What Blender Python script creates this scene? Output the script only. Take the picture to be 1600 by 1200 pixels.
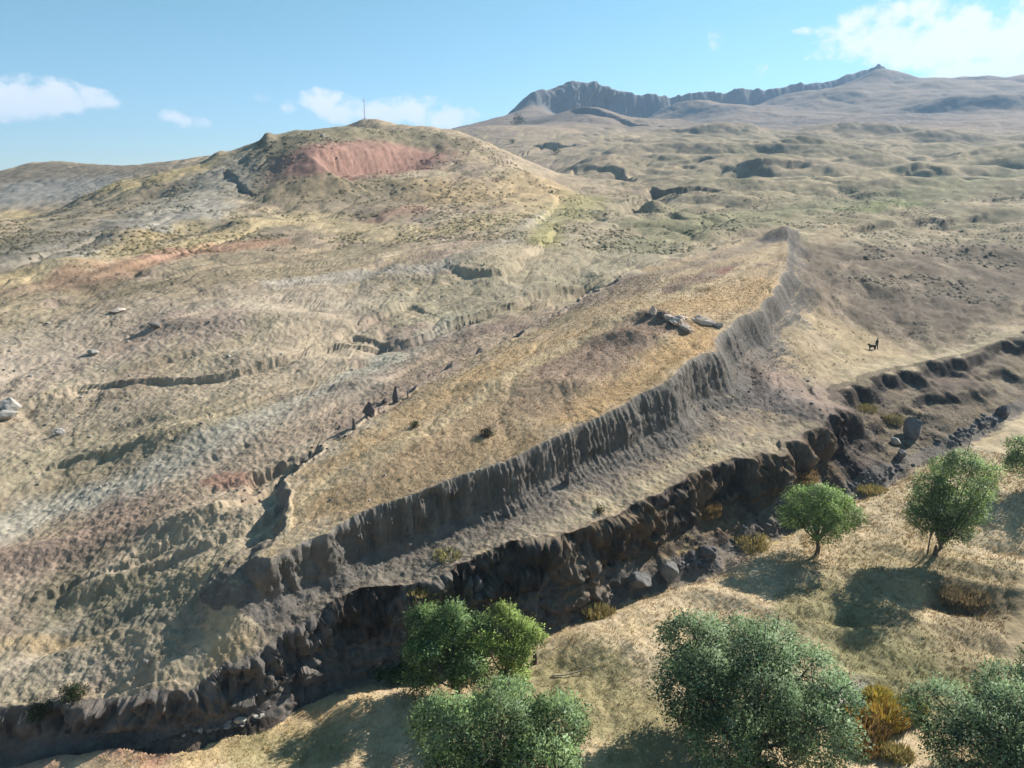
import bpy, math, random, time
import numpy as np
from mathutils import Vector, Matrix
T0 = time.time()
random.seed(7); RNG = np.random.default_rng(11)
for o in list(bpy.data.objects): bpy.data.objects.remove(o)
SC = bpy.context.scene; COL = SC.collection

# ------------------------------------------------------------------ camera, sky, sun, exposure
CAMZ, PITCH, FPX = 33.0, math.radians(16.0), 1150.0
cam_d = bpy.data.cameras.new('camera'); cam = bpy.data.objects.new('camera', cam_d); COL.objects.link(cam)
cam.location = (0, 0, CAMZ); cam.rotation_euler = (math.radians(90) - PITCH, 0, 0)
cam_d.sensor_width = 36; cam_d.lens = FPX / 1600 * 36; cam_d.clip_start = 0.5; cam_d.clip_end = 40000
SC.camera = cam
SUN_AZ, SUN_EL = math.radians(53), math.radians(32)      # azimuth to the right of the view direction (+Y)
SUN = Vector((math.sin(SUN_AZ) * math.cos(SUN_EL), math.cos(SUN_AZ) * math.cos(SUN_EL), math.sin(SUN_EL)))
ld = bpy.data.lights.new('sun', 'SUN'); ld.energy = 5.0; ld.angle = math.radians(0.55); ld.color = (1.0, 0.955, 0.88)
sun = bpy.data.objects.new('sun', ld); COL.objects.link(sun); sun.location = (60, 40, 120)
sun.rotation_euler = SUN.to_track_quat('Z', 'Y').to_euler()
SC.view_settings.view_transform = 'Standard'; SC.view_settings.look = 'None'
SC.view_settings.exposure = 0.86; SC.view_settings.gamma = 1.0; SC.view_settings.use_curve_mapping = False
SC.cycles.max_bounces = 5; SC.cycles.diffuse_bounces = 2; SC.cycles.glossy_bounces = 1
SC.cycles.transmission_bounces = 2; SC.cycles.volume_bounces = 0; SC.cycles.transparent_max_bounces = 4
SC.cycles.use_denoising = True; SC.cycles.use_adaptive_sampling = True; SC.cycles.adaptive_threshold = 0.02

def raydir(u, v):                       # a picture point of the survey photo -> direction from the viewpoint
    px, py = (u - 800) / FPX, (600 - v) / FPX
    return np.array([px, math.cos(PITCH) + py * math.sin(PITCH), -math.sin(PITCH) + py * math.cos(PITCH)])

world = bpy.data.worlds.new('World'); SC.world = world; world.use_nodes = True
def build_world():
    nt = world.node_tree; N = nt.nodes; L = nt.links; N.clear()
    out = N.new('ShaderNodeOutputWorld'); bg = N.new('ShaderNodeBackground'); L.new(bg.outputs[0], out.inputs[0])
    sky = N.new('ShaderNodeTexSky'); sky.sky_type = 'NISHITA'; sky.sun_disc = False
    sky.sun_elevation = SUN_EL; sky.sun_rotation = SUN_AZ
    sky.altitude = 1900; sky.air_density = 1.0; sky.dust_density = 0.15; sky.ozone_density = 2.4
    bg.inputs[1].default_value = 0.087
    tc = N.new('ShaderNodeTexCoord')
    def M(op, a, b=None, c=None, clamp=False):
        n = N.new('ShaderNodeMath'); n.operation = op; n.use_clamp = clamp
        for i, q in enumerate((a, b, c)):
            if q is None: continue
            if isinstance(q, (int, float)): n.inputs[i].default_value = q
            else: L.new(q, n.inputs[i])
        return n.outputs[0]
    sep = N.new('ShaderNodeSeparateXYZ'); L.new(tc.outputs['Generated'], sep.inputs[0])
    az = M('ARCTAN2', sep.outputs[0], sep.outputs[1]); el = M('ARCSINE', sep.outputs[2])
    cmb = N.new('ShaderNodeCombineXYZ'); L.new(az, cmb.inputs[0]); L.new(M('MULTIPLY', el, 1.25), cmb.inputs[1])
    ae = N.new('ShaderNodeCombineXYZ'); L.new(az, ae.inputs[0]); L.new(el, ae.inputs[1]); azel = ae.outputs[0]
    def noise(scale, detail, rough, off):
        mp = N.new('ShaderNodeVectorMath'); mp.operation = 'ADD'; L.new(cmb.outputs[0], mp.inputs[0]); mp.inputs[1].default_value = off
        n = N.new('ShaderNodeTexNoise'); n.inputs['Scale'].default_value = scale; n.inputs['Detail'].default_value = detail
        n.inputs['Roughness'].default_value = rough; L.new(mp.outputs[0], n.inputs['Vector']); return n.outputs[0]
    n1 = noise(34, 5, 0.58, (3.1, 1.7, 0.4)); n2 = noise(11, 3, 0.5, (7.3, 2.1, 1.4))
    # cumulus banks: (centre u, v, half width, half height, weight) read from the photo as directions
    lobes = [(30,150,60,24,1),(95,156,48,17,.95),(146,161,26,11,.85),(10,166,30,16,.9),(70,140,28,16,.9),
             (272,184,18,10,.72),(300,190,22,9,.7),(406,154,14,7,.5),(452,167,14,9,.62),
             (505,160,26,18,.85),(545,172,45,16,.8),(600,176,50,17,.9),(655,172,34,20,.95),(690,184,40,18,.95),(720,190,22,10,.7),
             (1118,62,12,16,.5),(1190,110,9,9,.58),
             (1280,50,32,7,.7),(1345,62,60,26,1),(1410,52,60,36,1.1),(1470,62,70,36,1.1),(1530,72,55,26,1),(1590,62,42,42,1.1),
             (1560,108,75,20,1),(1620,100,60,40,1.1),(1440,85,60,16,.8),
             (1780,70,130,50,1),(2300,90,160,44,1),(-160,120,90,34,.95),(-700,110,150,45,1)]
    tot = None
    for (u, v, hw, hh, w) in lobes:
        d = raydir(min(max(u, -200), 1800), v); d /= np.linalg.norm(d)
        a = math.atan2(d[0], d[1]); e = math.asin(d[2])
        if u > 1800: a += (u - 1800) / 700.0
        if u < -200: a += (u + 200) / 700.0
        ka, ke = FPX / hw * 0.9, FPX / hh * 1.0
        va = N.new('ShaderNodeVectorMath'); va.operation = 'MULTIPLY_ADD'; L.new(azel, va.inputs[0]); va.inputs[1].default_value = (ka, ke, 0); va.inputs[2].default_value = (-a * ka, -e * ke, 0)
        vd = N.new('ShaderNodeVectorMath'); vd.operation = 'DOT_PRODUCT'; L.new(va.outputs[0], vd.inputs[0]); L.new(va.outputs[0], vd.inputs[1])
        g = M('MULTIPLY_ADD', vd.outputs['Value'], -.42 * w, w)
        tot = M('MAXIMUM', g, 0.0) if tot is None else M('MAXIMUM', tot, g)
    dens = M('ADD', tot, M('MULTIPLY', M('SUBTRACT', n1, 0.5), 2.3))
    dens = M('ADD', dens, M('MULTIPLY', M('SUBTRACT', n2, 0.5), 0.6))
    dens = M('MULTIPLY', M('MULTIPLY', dens, 1.0), M('MINIMUM', M('MULTIPLY', tot, 3.0), 1.0))
    mr = N.new('ShaderNodeMapRange'); mr.interpolation_type = 'SMOOTHSTEP'; L.new(dens, mr.inputs[0])
    mr.inputs[1].default_value = 0.30; mr.inputs[2].default_value = 0.98
    tint = N.new('ShaderNodeMix'); tint.data_type = 'RGBA'; tint.blend_type = 'MULTIPLY'; tint.inputs[0].default_value = 1
    L.new(sky.outputs[0], tint.inputs[6]); tg = N.new('ShaderNodeMix'); tg.data_type = 'RGBA'; tm = N.new('ShaderNodeMapRange'); tm.interpolation_type = 'SMOOTHSTEP'; L.new(el, tm.inputs[0]); tm.inputs[1].default_value = -.02; tm.inputs[2].default_value = .30
    L.new(tm.outputs[0], tg.inputs[0]); tg.inputs[6].default_value = (0.70, 0.83, 0.92, 1); tg.inputs[7].default_value = (0.81, 1.06, 0.86, 1); L.new(tg.outputs[2], tint.inputs[7])
    mx = N.new('ShaderNodeMix'); mx.data_type = 'RGBA'; L.new(M('MULTIPLY', mr.outputs[0], 0.93), mx.inputs[0])
    L.new(tint.outputs[2], mx.inputs[6])
    cr = N.new('ShaderNodeMix'); cr.data_type = 'RGBA'; L.new(M('MULTIPLY', n2, 1.0), cr.inputs[0])
    cr.inputs[6].default_value = (7.2, 7.4, 7.6, 1); cr.inputs[7].default_value = (5.6, 6.2, 6.9, 1)
    L.new(cr.outputs[2], mx.inputs[7])
    L.new(mx.outputs[2], bg.inputs[0])
build_world(); world.cycles.sampling_method = 'MANUAL'; world.cycles.sample_map_resolution = 512

# ------------------------------------------------------------------ small tools
def sstep(a, b, x):
    t = np.clip((x - a) / (b - a), 0, 1); return t * t * (3 - 2 * t)
GX = np.array([math.cos(k * math.pi / 8) for k in range(16)], np.float32); GY = np.array([math.sin(k * math.pi / 8) for k in range(16)], np.float32)
def hsh(xi, yi, zi, seed):
    U = np.uint32
    h = (xi.astype(U, copy=False) * U(374761393)) ^ (yi.astype(U, copy=False) * U(668265263))
    if zi is not None: h ^= zi.astype(U) * U(1274126177)
    h += U(seed * 7919 % 4294967291)
    h = (h ^ (h >> U(13))) * U(1274126177); h = (h ^ (h >> U(15))) * U(2246822519)
    return h ^ (h >> U(16))
def pn(x, y, seed=0):                   # 2-D gradient noise, about -0.7..0.7
    x = np.asarray(x, np.float64); y = np.asarray(y, np.float64)
    xi = np.floor(x).astype(np.int64); yi = np.floor(y).astype(np.int64)
    xf = (x - xi).astype(np.float32); yf = (y - yi).astype(np.float32); xi = xi.astype(np.int32).view(np.uint32); yi = yi.astype(np.int32).view(np.uint32)
    u = xf * xf * xf * (xf * (xf * 6 - 15) + 10); w = yf * yf * yf * (yf * (yf * 6 - 15) + 10)
    def c(dx, dy):
        h = hsh(xi + np.uint32(dx), yi + np.uint32(dy), None, seed) & np.uint32(15)
        return GX[h] * (xf - np.float32(dx)) + GY[h] * (yf - np.float32(dy))
    a = c(0, 0); b = c(1, 0); a = a + u * (b - a); d = c(0, 1); e = c(1, 1); d = d + u * (e - d)
    return a + w * (d - a)
def vn3(x, y, z, seed=0):               # 3-D value noise -1..1
    xi = np.floor(x).astype(np.int64); yi = np.floor(y).astype(np.int64); zi = np.floor(z).astype(np.int64)
    xf, yf, zf = x - xi, y - yi, z - zi
    u, v, w = xf*xf*(3-2*xf), yf*yf*(3-2*yf), zf*zf*(3-2*zf)
    def c(a, b, d): return hsh(xi + a, yi + b, (zi + d), seed).astype(np.float64) / 2147483647.5 - 1
    l = lambda p, q, t: p + (q - p) * t
    return l(l(l(c(0,0,0), c(1,0,0), u), l(c(0,1,0), c(1,1,0), u), v), l(l(c(0,0,1), c(1,0,1), u), l(c(0,1,1), c(1,1,1), u), v), w)
def vor3(x, y, z, seed=0):              # nearest-cell distance and that cell's own number (0..1)
    xi, yi, zi = np.floor(x).astype(np.int64), np.floor(y).astype(np.int64), np.floor(z).astype(np.int64)
    best = np.full(x.shape, 9.0); cid = np.zeros(x.shape)
    for a in (-1, 0, 1):
        for b in (-1, 0, 1):
            for c in (-1, 0, 1):
                h = hsh(xi + a, yi + b, zi + c, seed); hx = (h & np.uint32(1023)) / 1023.; hy = ((h >> np.uint32(10)) & np.uint32(1023)) / 1023.; hz = ((h >> np.uint32(20)) & np.uint32(1023)) / 1023.
                d = (xi + a + hx - x)**2 + (yi + b + hy - y)**2 + (zi + c + hz - z)**2; m = d < best; best = np.where(m, d, best); cid = np.where(m, hx, cid)
    return np.sqrt(best), cid
def fbm(x, y, wl, oct=4, seed=0, gain=0.5, lim=None, ridge=False):
    out = 0; a = 1.0
    for k in range(oct):
        n = pn(x / wl, y / wl, seed + k * 17)
        if ridge == 1: n = 0.5 - np.abs(n) * 1.6
        if ridge == 2: n = np.abs(n) * 1.9 - 0.4
        if lim is not None: n = n * np.clip(wl / (2.5 * lim) - 0.4, 0, 1)
        out = out + a * n; a *= gain; wl *= 0.5
    return out

class RBF:                              # thin-plate spline of elevation tangent over (azimuth, ln range)
    def __init__(s, pts, smooth=1e-5):
        p = np.array([world_pt(*q) for q in pts]); s.c = np.stack([np.arctan2(p[:, 0], p[:, 1]), np.log(np.hypot(p[:, 0], p[:, 1]))], 1)
        v = (p[:, 2] - CAMZ) / np.hypot(p[:, 0], p[:, 1]); n = len(p)
        A = np.zeros((n + 3, n + 3)); A[:n, :n] = s.k(np.linalg.norm(s.c[:, None] - s.c[None], axis=2)) + np.eye(n) * smooth
        A[:n, n] = 1; A[:n, n+1:] = s.c; A[n, :n] = 1; A[n+1:, :n] = s.c.T
        s.w = np.linalg.solve(A, np.concatenate([v, [0, 0, 0]])); s.n = n
    def k(s, d): return np.where(d > 1e-9, d * d * np.log(np.maximum(d, 1e-9)), 0)
    def __call__(s, az, lr):
        o = s.w[s.n] + s.w[s.n+1] * az + s.w[s.n+2] * lr
        for i in range(s.n): 
            d2 = (az - s.c[i, 0])**2 + (lr - s.c[i, 1])**2
            o = o + s.w[i] * 0.5 * d2 * np.log(np.maximum(d2, 1e-18))
        return o
def world_pt(u, v, Y, dz=0):
    d = raydir(u, v); k = Y / d[1]; return np.array([d[0] * k, Y, CAMZ + d[2] * k + dz])

def nearest(P, x, y, extra=()):          # signed distance to an open polyline (positive = right-hand side of its direction), arc length, interpolated extras
    P = np.asarray(P, float); f4 = np.float32; x = x.astype(f4); y = y.astype(f4)
    best = np.full(x.shape, 1e18, f4); sg = np.zeros(x.shape, f4); tt = np.zeros(x.shape, f4); seg = np.zeros(x.shape, np.int16)
    L_ = np.hypot(*(P[1:] - P[:-1]).T); S = np.concatenate([[0], np.cumsum(L_)])
    for i in range(len(P) - 1):
        a, b = P[i], P[i+1]; d = b - a; il = 1 / (L_[i]**2)
        ax = x - f4(a[0]); ay = y - f4(a[1]); t = ax * f4(d[0] * il); t += ay * f4(d[1] * il); np.clip(t, 0, 1, out=t)
        qx = ax - t * f4(d[0]); qy = ay - t * f4(d[1]); q = qx * qx; q += qy * qy
        m = np.flatnonzero((q < best - f4(1e-7)).ravel())
        if len(m) == 0: continue
        best.ravel()[m] = q.ravel()[m]; tt.ravel()[m] = t.ravel()[m]; seg.ravel()[m] = i
        sg.ravel()[m] = -np.sign(f4(d[0]) * ay.ravel()[m] - f4(d[1]) * ax.ravel()[m])
    arc = S[seg] + tt * L_[seg]; ex = []
    for e in extra: e = np.asarray(e, float); ex.append(e[seg] + (e[seg+1] - e[seg]) * tt)
    return np.sqrt(best).astype(float), sg.astype(float), arc, ex, S[-1]
def resample(P, n=6):                   # smooth a polyline of any width (Catmull-Rom)
    P = np.asarray(P, float); Q = np.vstack([2*P[0]-P[1], P, 2*P[-1]-P[-2]]); out = []
    for i in range(1, len(Q) - 2):
        for k in range(n):
            t = k / n; a, b, c, d = Q[i-1], Q[i], Q[i+1], Q[i+2]
            out.append(0.5*((2*b) + (-a+c)*t + (2*a-5*b+4*c-d)*t*t + (-a+3*b-3*c+d)*t**3))
    out.append(P[-1]); return np.array(out)

# ------------------------------------------------------------------ survey of the land: (u, v, forward distance, lift)
def zp(u, v, z):                         # a survey point given by its height instead
    d = raydir(u, v); return (u, v, (z - CAMZ) * d[1] / d[2])
RIM = [(-420,1215,32.6),(-200,1160,34.8)] + [zp(*p) for p in [(0,1118,1.9),(100,1106,2.0),(200,1090,2.2),(300,1062,2.7),(400,1018,3.5),(480,975,4.2),(560,925,5.0),(640,915,4.9),(700,885,5.6),(800,850,6.3),(880,838,6.1),(960,808,6.2),(1040,770,6.6),(1120,735,6.9),(1200,702,7.2),(1270,680,7.2)]] + [(1310,655,75),(1296,618,83.0),(1330,598,88.5),(1400,577,95),(1470,562,99),(1540,545,104),(1600,522,109),(1700,490,120),(1900,440,140),(2300,380,170)]
FOOT = [(-420,1300,31.5),(-200,1240,34.0)] + [zp(*p) for p in [(0,1190,-.8),(100,1172,-.9),(200,1155,-1),(300,1136,-1),(400,1112,-1),(480,1088,-1),(560,1068,-.9),(640,1045,-.8),(700,1032,-.7),(800,1000,-.4),(880,972,-.2),(960,940,0),(1040,912,.2),(1120,888,.4),(1200,838,.8),(1270,800,1.2),(1340,770,1.5),(1420,735,2),(1450,715,2.3),(1500,695,2.7),(1540,672,3.2),(1570,655,3.6),(1600,638,4)]] + [(1700,600,98),(1900,550,112),(2300,480,140)]
MEAD = [(1275,865,58.8),(1455,872,58.0),(1590,760,69),(1500,1000,47),(1100,1100,40.2),(900,1130,38.8),(700,1180,36.6),(1380,1120,39.3),(1180,1190,35.8),(1590,1150,37.5),(1590,900,55),(400,1190,36.2),(1900,900,54),(1900,1200,34),(1100,1500,22.5),(200,1500,22.5),(1700,1600,20),(800,2600,9),(1000,980,47.6),(1250,940,51.0),(2300,700,78),(2300,1100,40)]
WALLR = [zp(*p) for p in [(1226,358,20.2),(1232,380,19),(1232,405,18),(1222,435,17),(1205,462,16.3),(1180,486,15.7),(1150,507,15.1),(1130,522,14.7),(1105,550,14.4),(1060,585,13.9),(1000,621,12.7),(930,655,12.0),(860,690,11.4),(790,720,10.8),(720,745,10.4),(640,775,9.8),(560,805,9.2),(490,836,8.6),(458,849,8.4),(436,856,8.3)]]
WALLW = [3,3,3,3.2,3.4,3.6,3.4,3.4,3.4,3.0,2.3,1.9,1.7,1.6,1.5,1.3,1.3,1.4,1.7,2.0]
WALLF = [(1250,375,168),(1262,420,131)] + [zp(*p) for p in [(1250,455,14.4),(1225,490,13.2),(1190,530,11.8),(1150,590,10),(1075,668,8.9),(1000,700,8.4),(930,735,7.9),(860,768,7.5),(790,797,7.0),(720,826,6.5),(640,862,5.8),(560,892,5.4),(490,916,5.2),(430,938,5.2),(385,928,6.3)]]
WALLL = [zp(*p) for p in [(438,838,8.4),(446,790,8.8),(452,742,9.3),(500,705,10.0),(550,672,10.7),(620,618,11.7),(700,572,12.5),(770,540,13.4),(830,512,14.2),(880,484,15.0),(920,462,15.8),(965,438,16.5),(1010,416,17.2),(1080,398,18),(1150,378,19),(1195,362,20)]]
DECK = [zp(*p) for p in [(760,677,11.4),(900,600,13.2),(1020,492,16.4),(1100,505,15.6),(1100,430,17.6),(700,640,11.8),(520,760,9.5),(1180,410,18.3),(600,720,10.5),(1000,545,14.6)]]
GEN = [zp(*p) for p in [(0,960,3.5),(200,930,4.7),(200,1005,3.7),(330,900,6.4),(340,820,7.5),(0,800,5),(200,760,6.7),(0,640,8.5),(250,700,8),(400,720,8.6),(430,690,9.3),(500,660,10.0),(250,600,9.8),(590,610,10.9),(700,548,11.8),(500,580,10.4),(600,520,12),(650,500,13),(700,450,15.6),(850,478,13.8),(900,440,15.3),(300,960,5.0),(100,1040,2.9),(250,1030,3.7),(400,955,5.2)]] + [
       (0,500,97),(0,400,127),(300,430,116),(150,450,112),(400,500,97),(500,440,118),(750,400,126),(850,360,160),(1000,395,148),(1100,360,172),
       (0,345,185),(170,287,240),(300,256,258),(170,294,285,-4),(60,325,240,-3),(0,352,222,-3),(250,275,290,-3),(450,330,196),(620,330,200),(300,330,182),(150,350,170),(600,390,150),(760,340,180),
       (380,232,258),(420,215,262),(480,202,266),(560,196,284),(650,201,302),(720,210,310),(790,242,300),(850,275,270),(870,310,235),
       (490,236,238),(570,232,256),(660,234,284),(570,290,222),(700,280,240),(470,290,215),(420,275,228),
       (300,275,330,-4),(420,242,330,-6),(540,222,332,-5),(700,225,420,-12),(100,300,330,-4),(800,262,410,-4),
       (80,251,440),(30,260,435),(130,256,445),(0,272,430),(188,275,470),(230,272,480),(-120,290,430),(60,300,350),(80,290,800,-35),(180,285,800,-25),(-150,310,800,-30),(340,241,420),(250,268,460),(400,245,900,-40),
       (570,184,372),(520,205,375),(640,198,380),(700,205,390),(500,220,700,-25),(640,215,640,-15),
       (720,200,720),(860,304,300),(910,330,215),(925,312,262),(905,300,285),(890,285,330),(960,318,255),(960,300,300),(1000,330,232),(1050,290,330),(1150,320,255),(1250,330,235),(1100,250,440),(950,240,480),(1250,260,400),(1400,330,230),(1590,345,214),(1400,280,335),(1590,270,350),(1500,230,520),
       (1300,500,115),(1450,500,118),(1590,470,125),(1500,420,148),(1350,420,144),(1270,430,132),(1367,546,105),(1280,580,90),(1250,620,81),(1300,370,182),(1500,370,185),
       (950,205,700),(1100,210,640),(1300,215,640),(1500,195,720),(1000,190,900),(1200,195,900),(800,198,900),
       (720,197,1000),(760,190,1120),(1400,185,900),(1590,190,760),(1600,150,1100),(1200,165,1180),(1350,150,1200),(1030,180,1150),(900,172,1230),
       (900,127,1300),(830,146,1240),(1030,150,1380),(1060,146,1395),(1100,145,1415),(1150,141,1440),(1250,129,1500),(1340,112,1560),(1372,104,1580),(1400,110,1580),(1460,122,1560),(1530,126,1540),(1600,118,1540),(1750,100,1550),(2000,120,1500),
       (900,127,1400,-28),(840,140,1330,-20),(1030,152,1480,-28),(1150,142,1540,-25),(1250,129,1600,-25),(1340,112,1660,-20),(790,176,1240,-8),(740,205,1300,-40),(900,160,2200,-60),(1370,135,2400,-60),(1600,150,2400,-60),(700,230,2400,-90),(300,320,2400,-150),(0,330,2400,-150),(2000,150,2400,-60),
       (1900,400,150),(1900,300,240),(2200,250,320),(2200,150,900),(-300,330,180),(-300,500,95),(-300,750,56),(-300,950,42),(-300,260,600,-20),(-600,350,170),(-600,700,60)]
fT = RBF(RIM + WALLF + GEN); fM = RBF(FOOT + MEAD); fK = RBF(WALLR + WALLL + DECK)
XY = lambda pts: np.array([world_pt(*p)[:2] for p in pts])
rimXY, footXY = resample(XY(RIM), 2), resample(XY(FOOT), 2)
arkR = resample(np.column_stack([XY(WALLR), WALLW]), 3)
lw = np.array([2.4,2.4,2.4,2.2,2.0,2.2,2.4,2.4,2.4,2.4,2.4,2.4,2.6,3.0,3.5,4.0])
arkL = resample(np.column_stack([XY(WALLL), lw]), 2)
ARK = np.vstack([arkR, arkL, arkR[:1]])                       # stern > right side > bow > left side > stern
rim_w = np.maximum(1.8, nearest(footXY, rimXY[:, 0], rimXY[:, 1])[0])

def azr(x, y):
    az = np.arctan2(x, y); r = np.hypot(x, y); a = np.abs(az)
    return np.where(a > .88, np.sign(az) * .88 * (1 - sstep(.88, 3.1416, a)), az), r
GRIDS = {}
def surf(f, x, y, lo=2.2, hi=8.2):      # the spline is tabulated once, then read off
    if f not in GRIDS:
        ga = np.linspace(-.89, .89, 420); gl = np.linspace(lo, hi, 620); a_, l_ = np.meshgrid(ga, gl)
        GRIDS[f] = f(a_, l_).astype(np.float32)
    g = GRIDS[f]; az, r = azr(x, y); r = np.maximum(r, 1e-3)
    i = (np.clip(np.log(r), lo, hi) - lo) / (hi - lo) * 618.999; j = (az + .89) / 1.78 * 418.999
    i0 = i.astype(np.int32); j0 = j.astype(np.int32); fi = i - i0; fj = j - j0
    t = (g[i0, j0] * (1 - fj) + g[i0, j0+1] * fj) * (1 - fi) + (g[i0+1, j0] * (1 - fj) + g[i0+1, j0+1] * fj) * fi
    return CAMZ + np.clip(r, math.exp(lo), math.exp(hi)) * t

MOUNDS, SCARPS = [], []                 # filled below, in world units
def base_parts(x, y):
    lim = np.hypot(x, y) * 0.0016
    zT = surf(fT, x, y, 3.45, 7.95)
    for (mx, my, ax, ay, ca, sa, h) in MOUNDS:
        dx, dy = x - mx, y - my; p = (dx*ca + dy*sa) / ax; q = (-dx*sa + dy*ca) / ay
        zT = zT + h * np.exp(-(p*p + q*q))
    r = np.hypot(x, y)
    # rolling hummocks further off
    am = sstep(95, 190, r) * (1 - 0.75 * sstep(420, 800, r))
    wx = x + 9 * pn(x / 40, y / 40, 5); wy = y + 9 * pn(x / 40, y / 40, 6)
    # smooth the land's own wrinkles into long folds that run down the slide
    g = fbm(wx * .8 - wy * .5, (wx * .5 + wy * .8) * 1.0, 74, 4, 31, .40, lim, 2)
    right = sstep(-0.02, 0.16, np.arctan2(x, y) - 0.02)
    zT = zT + am * g * (.9 + 4.4 * right) * np.clip(r / 330, .35, 2.6)
    zT = zT + sstep(600, 1000, r) * fbm(x * .6, y, 150, 4, 77, .45, lim, 2) * 7
    for (P, h, w, Ls, sgn, fl, seed, brow, even) in SCARPS:
        bb = (x > P[:, 0].min() - 4*Ls) & (x < P[:, 0].max() + 4*Ls) & (y > P[:, 1].min() - 4*Ls) & (y < P[:, 1].max() + 4*Ls)
        if not bb.any(): continue
        xb, yb = x[bb], y[bb]
        d, sg, s, _, tot = nearest(P, xb, yb)
        d = d * sg * sgn
        if brow: zT[bb] += brow * np.exp(-(d / (w * 1.2))**2) * (np.round(pn(s / (w * 2.2), 0 * s + 5, seed) * 3.2) / 2.6 + .5 * np.round(pn(s / (w * .8), 0 * s + 7, seed) * 3) / 3)
        d = d + 2.2 * fl * pn(s / (fl * 14 + 3), 0 * s, seed + 2) + fl * (pn(s / (fl * 4.5), d / (fl * 9), seed) * 1.5 * (.4 + 1.6 * np.abs(pn(s / (fl * 11 + 2), 0 * s + 2, seed))) + .8 * pn(s / (fl * 1.5), d / (fl * 5) + 3, seed) + .5 * pn(s / (fl * .6), d / (fl * 2) + 3, seed + 1))
        tp = sstep(0, .12, s / tot) * sstep(1, .85, s / tot) if tot > 0 else 1
        if isinstance(h, tuple): h = np.interp(s / tot, np.linspace(0, 1, len(h)), h)
        hv = h * np.clip(0.7 + .85 * pn(s / (w * 7 + 2.5), 0 * s + 9, seed), even, 1.3)
        zT[bb] -= hv * tp * sstep(0, w, d) * np.exp(-np.maximum(d - w, 0) / Ls) * (d > 0)
    return zT, lim, r

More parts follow.
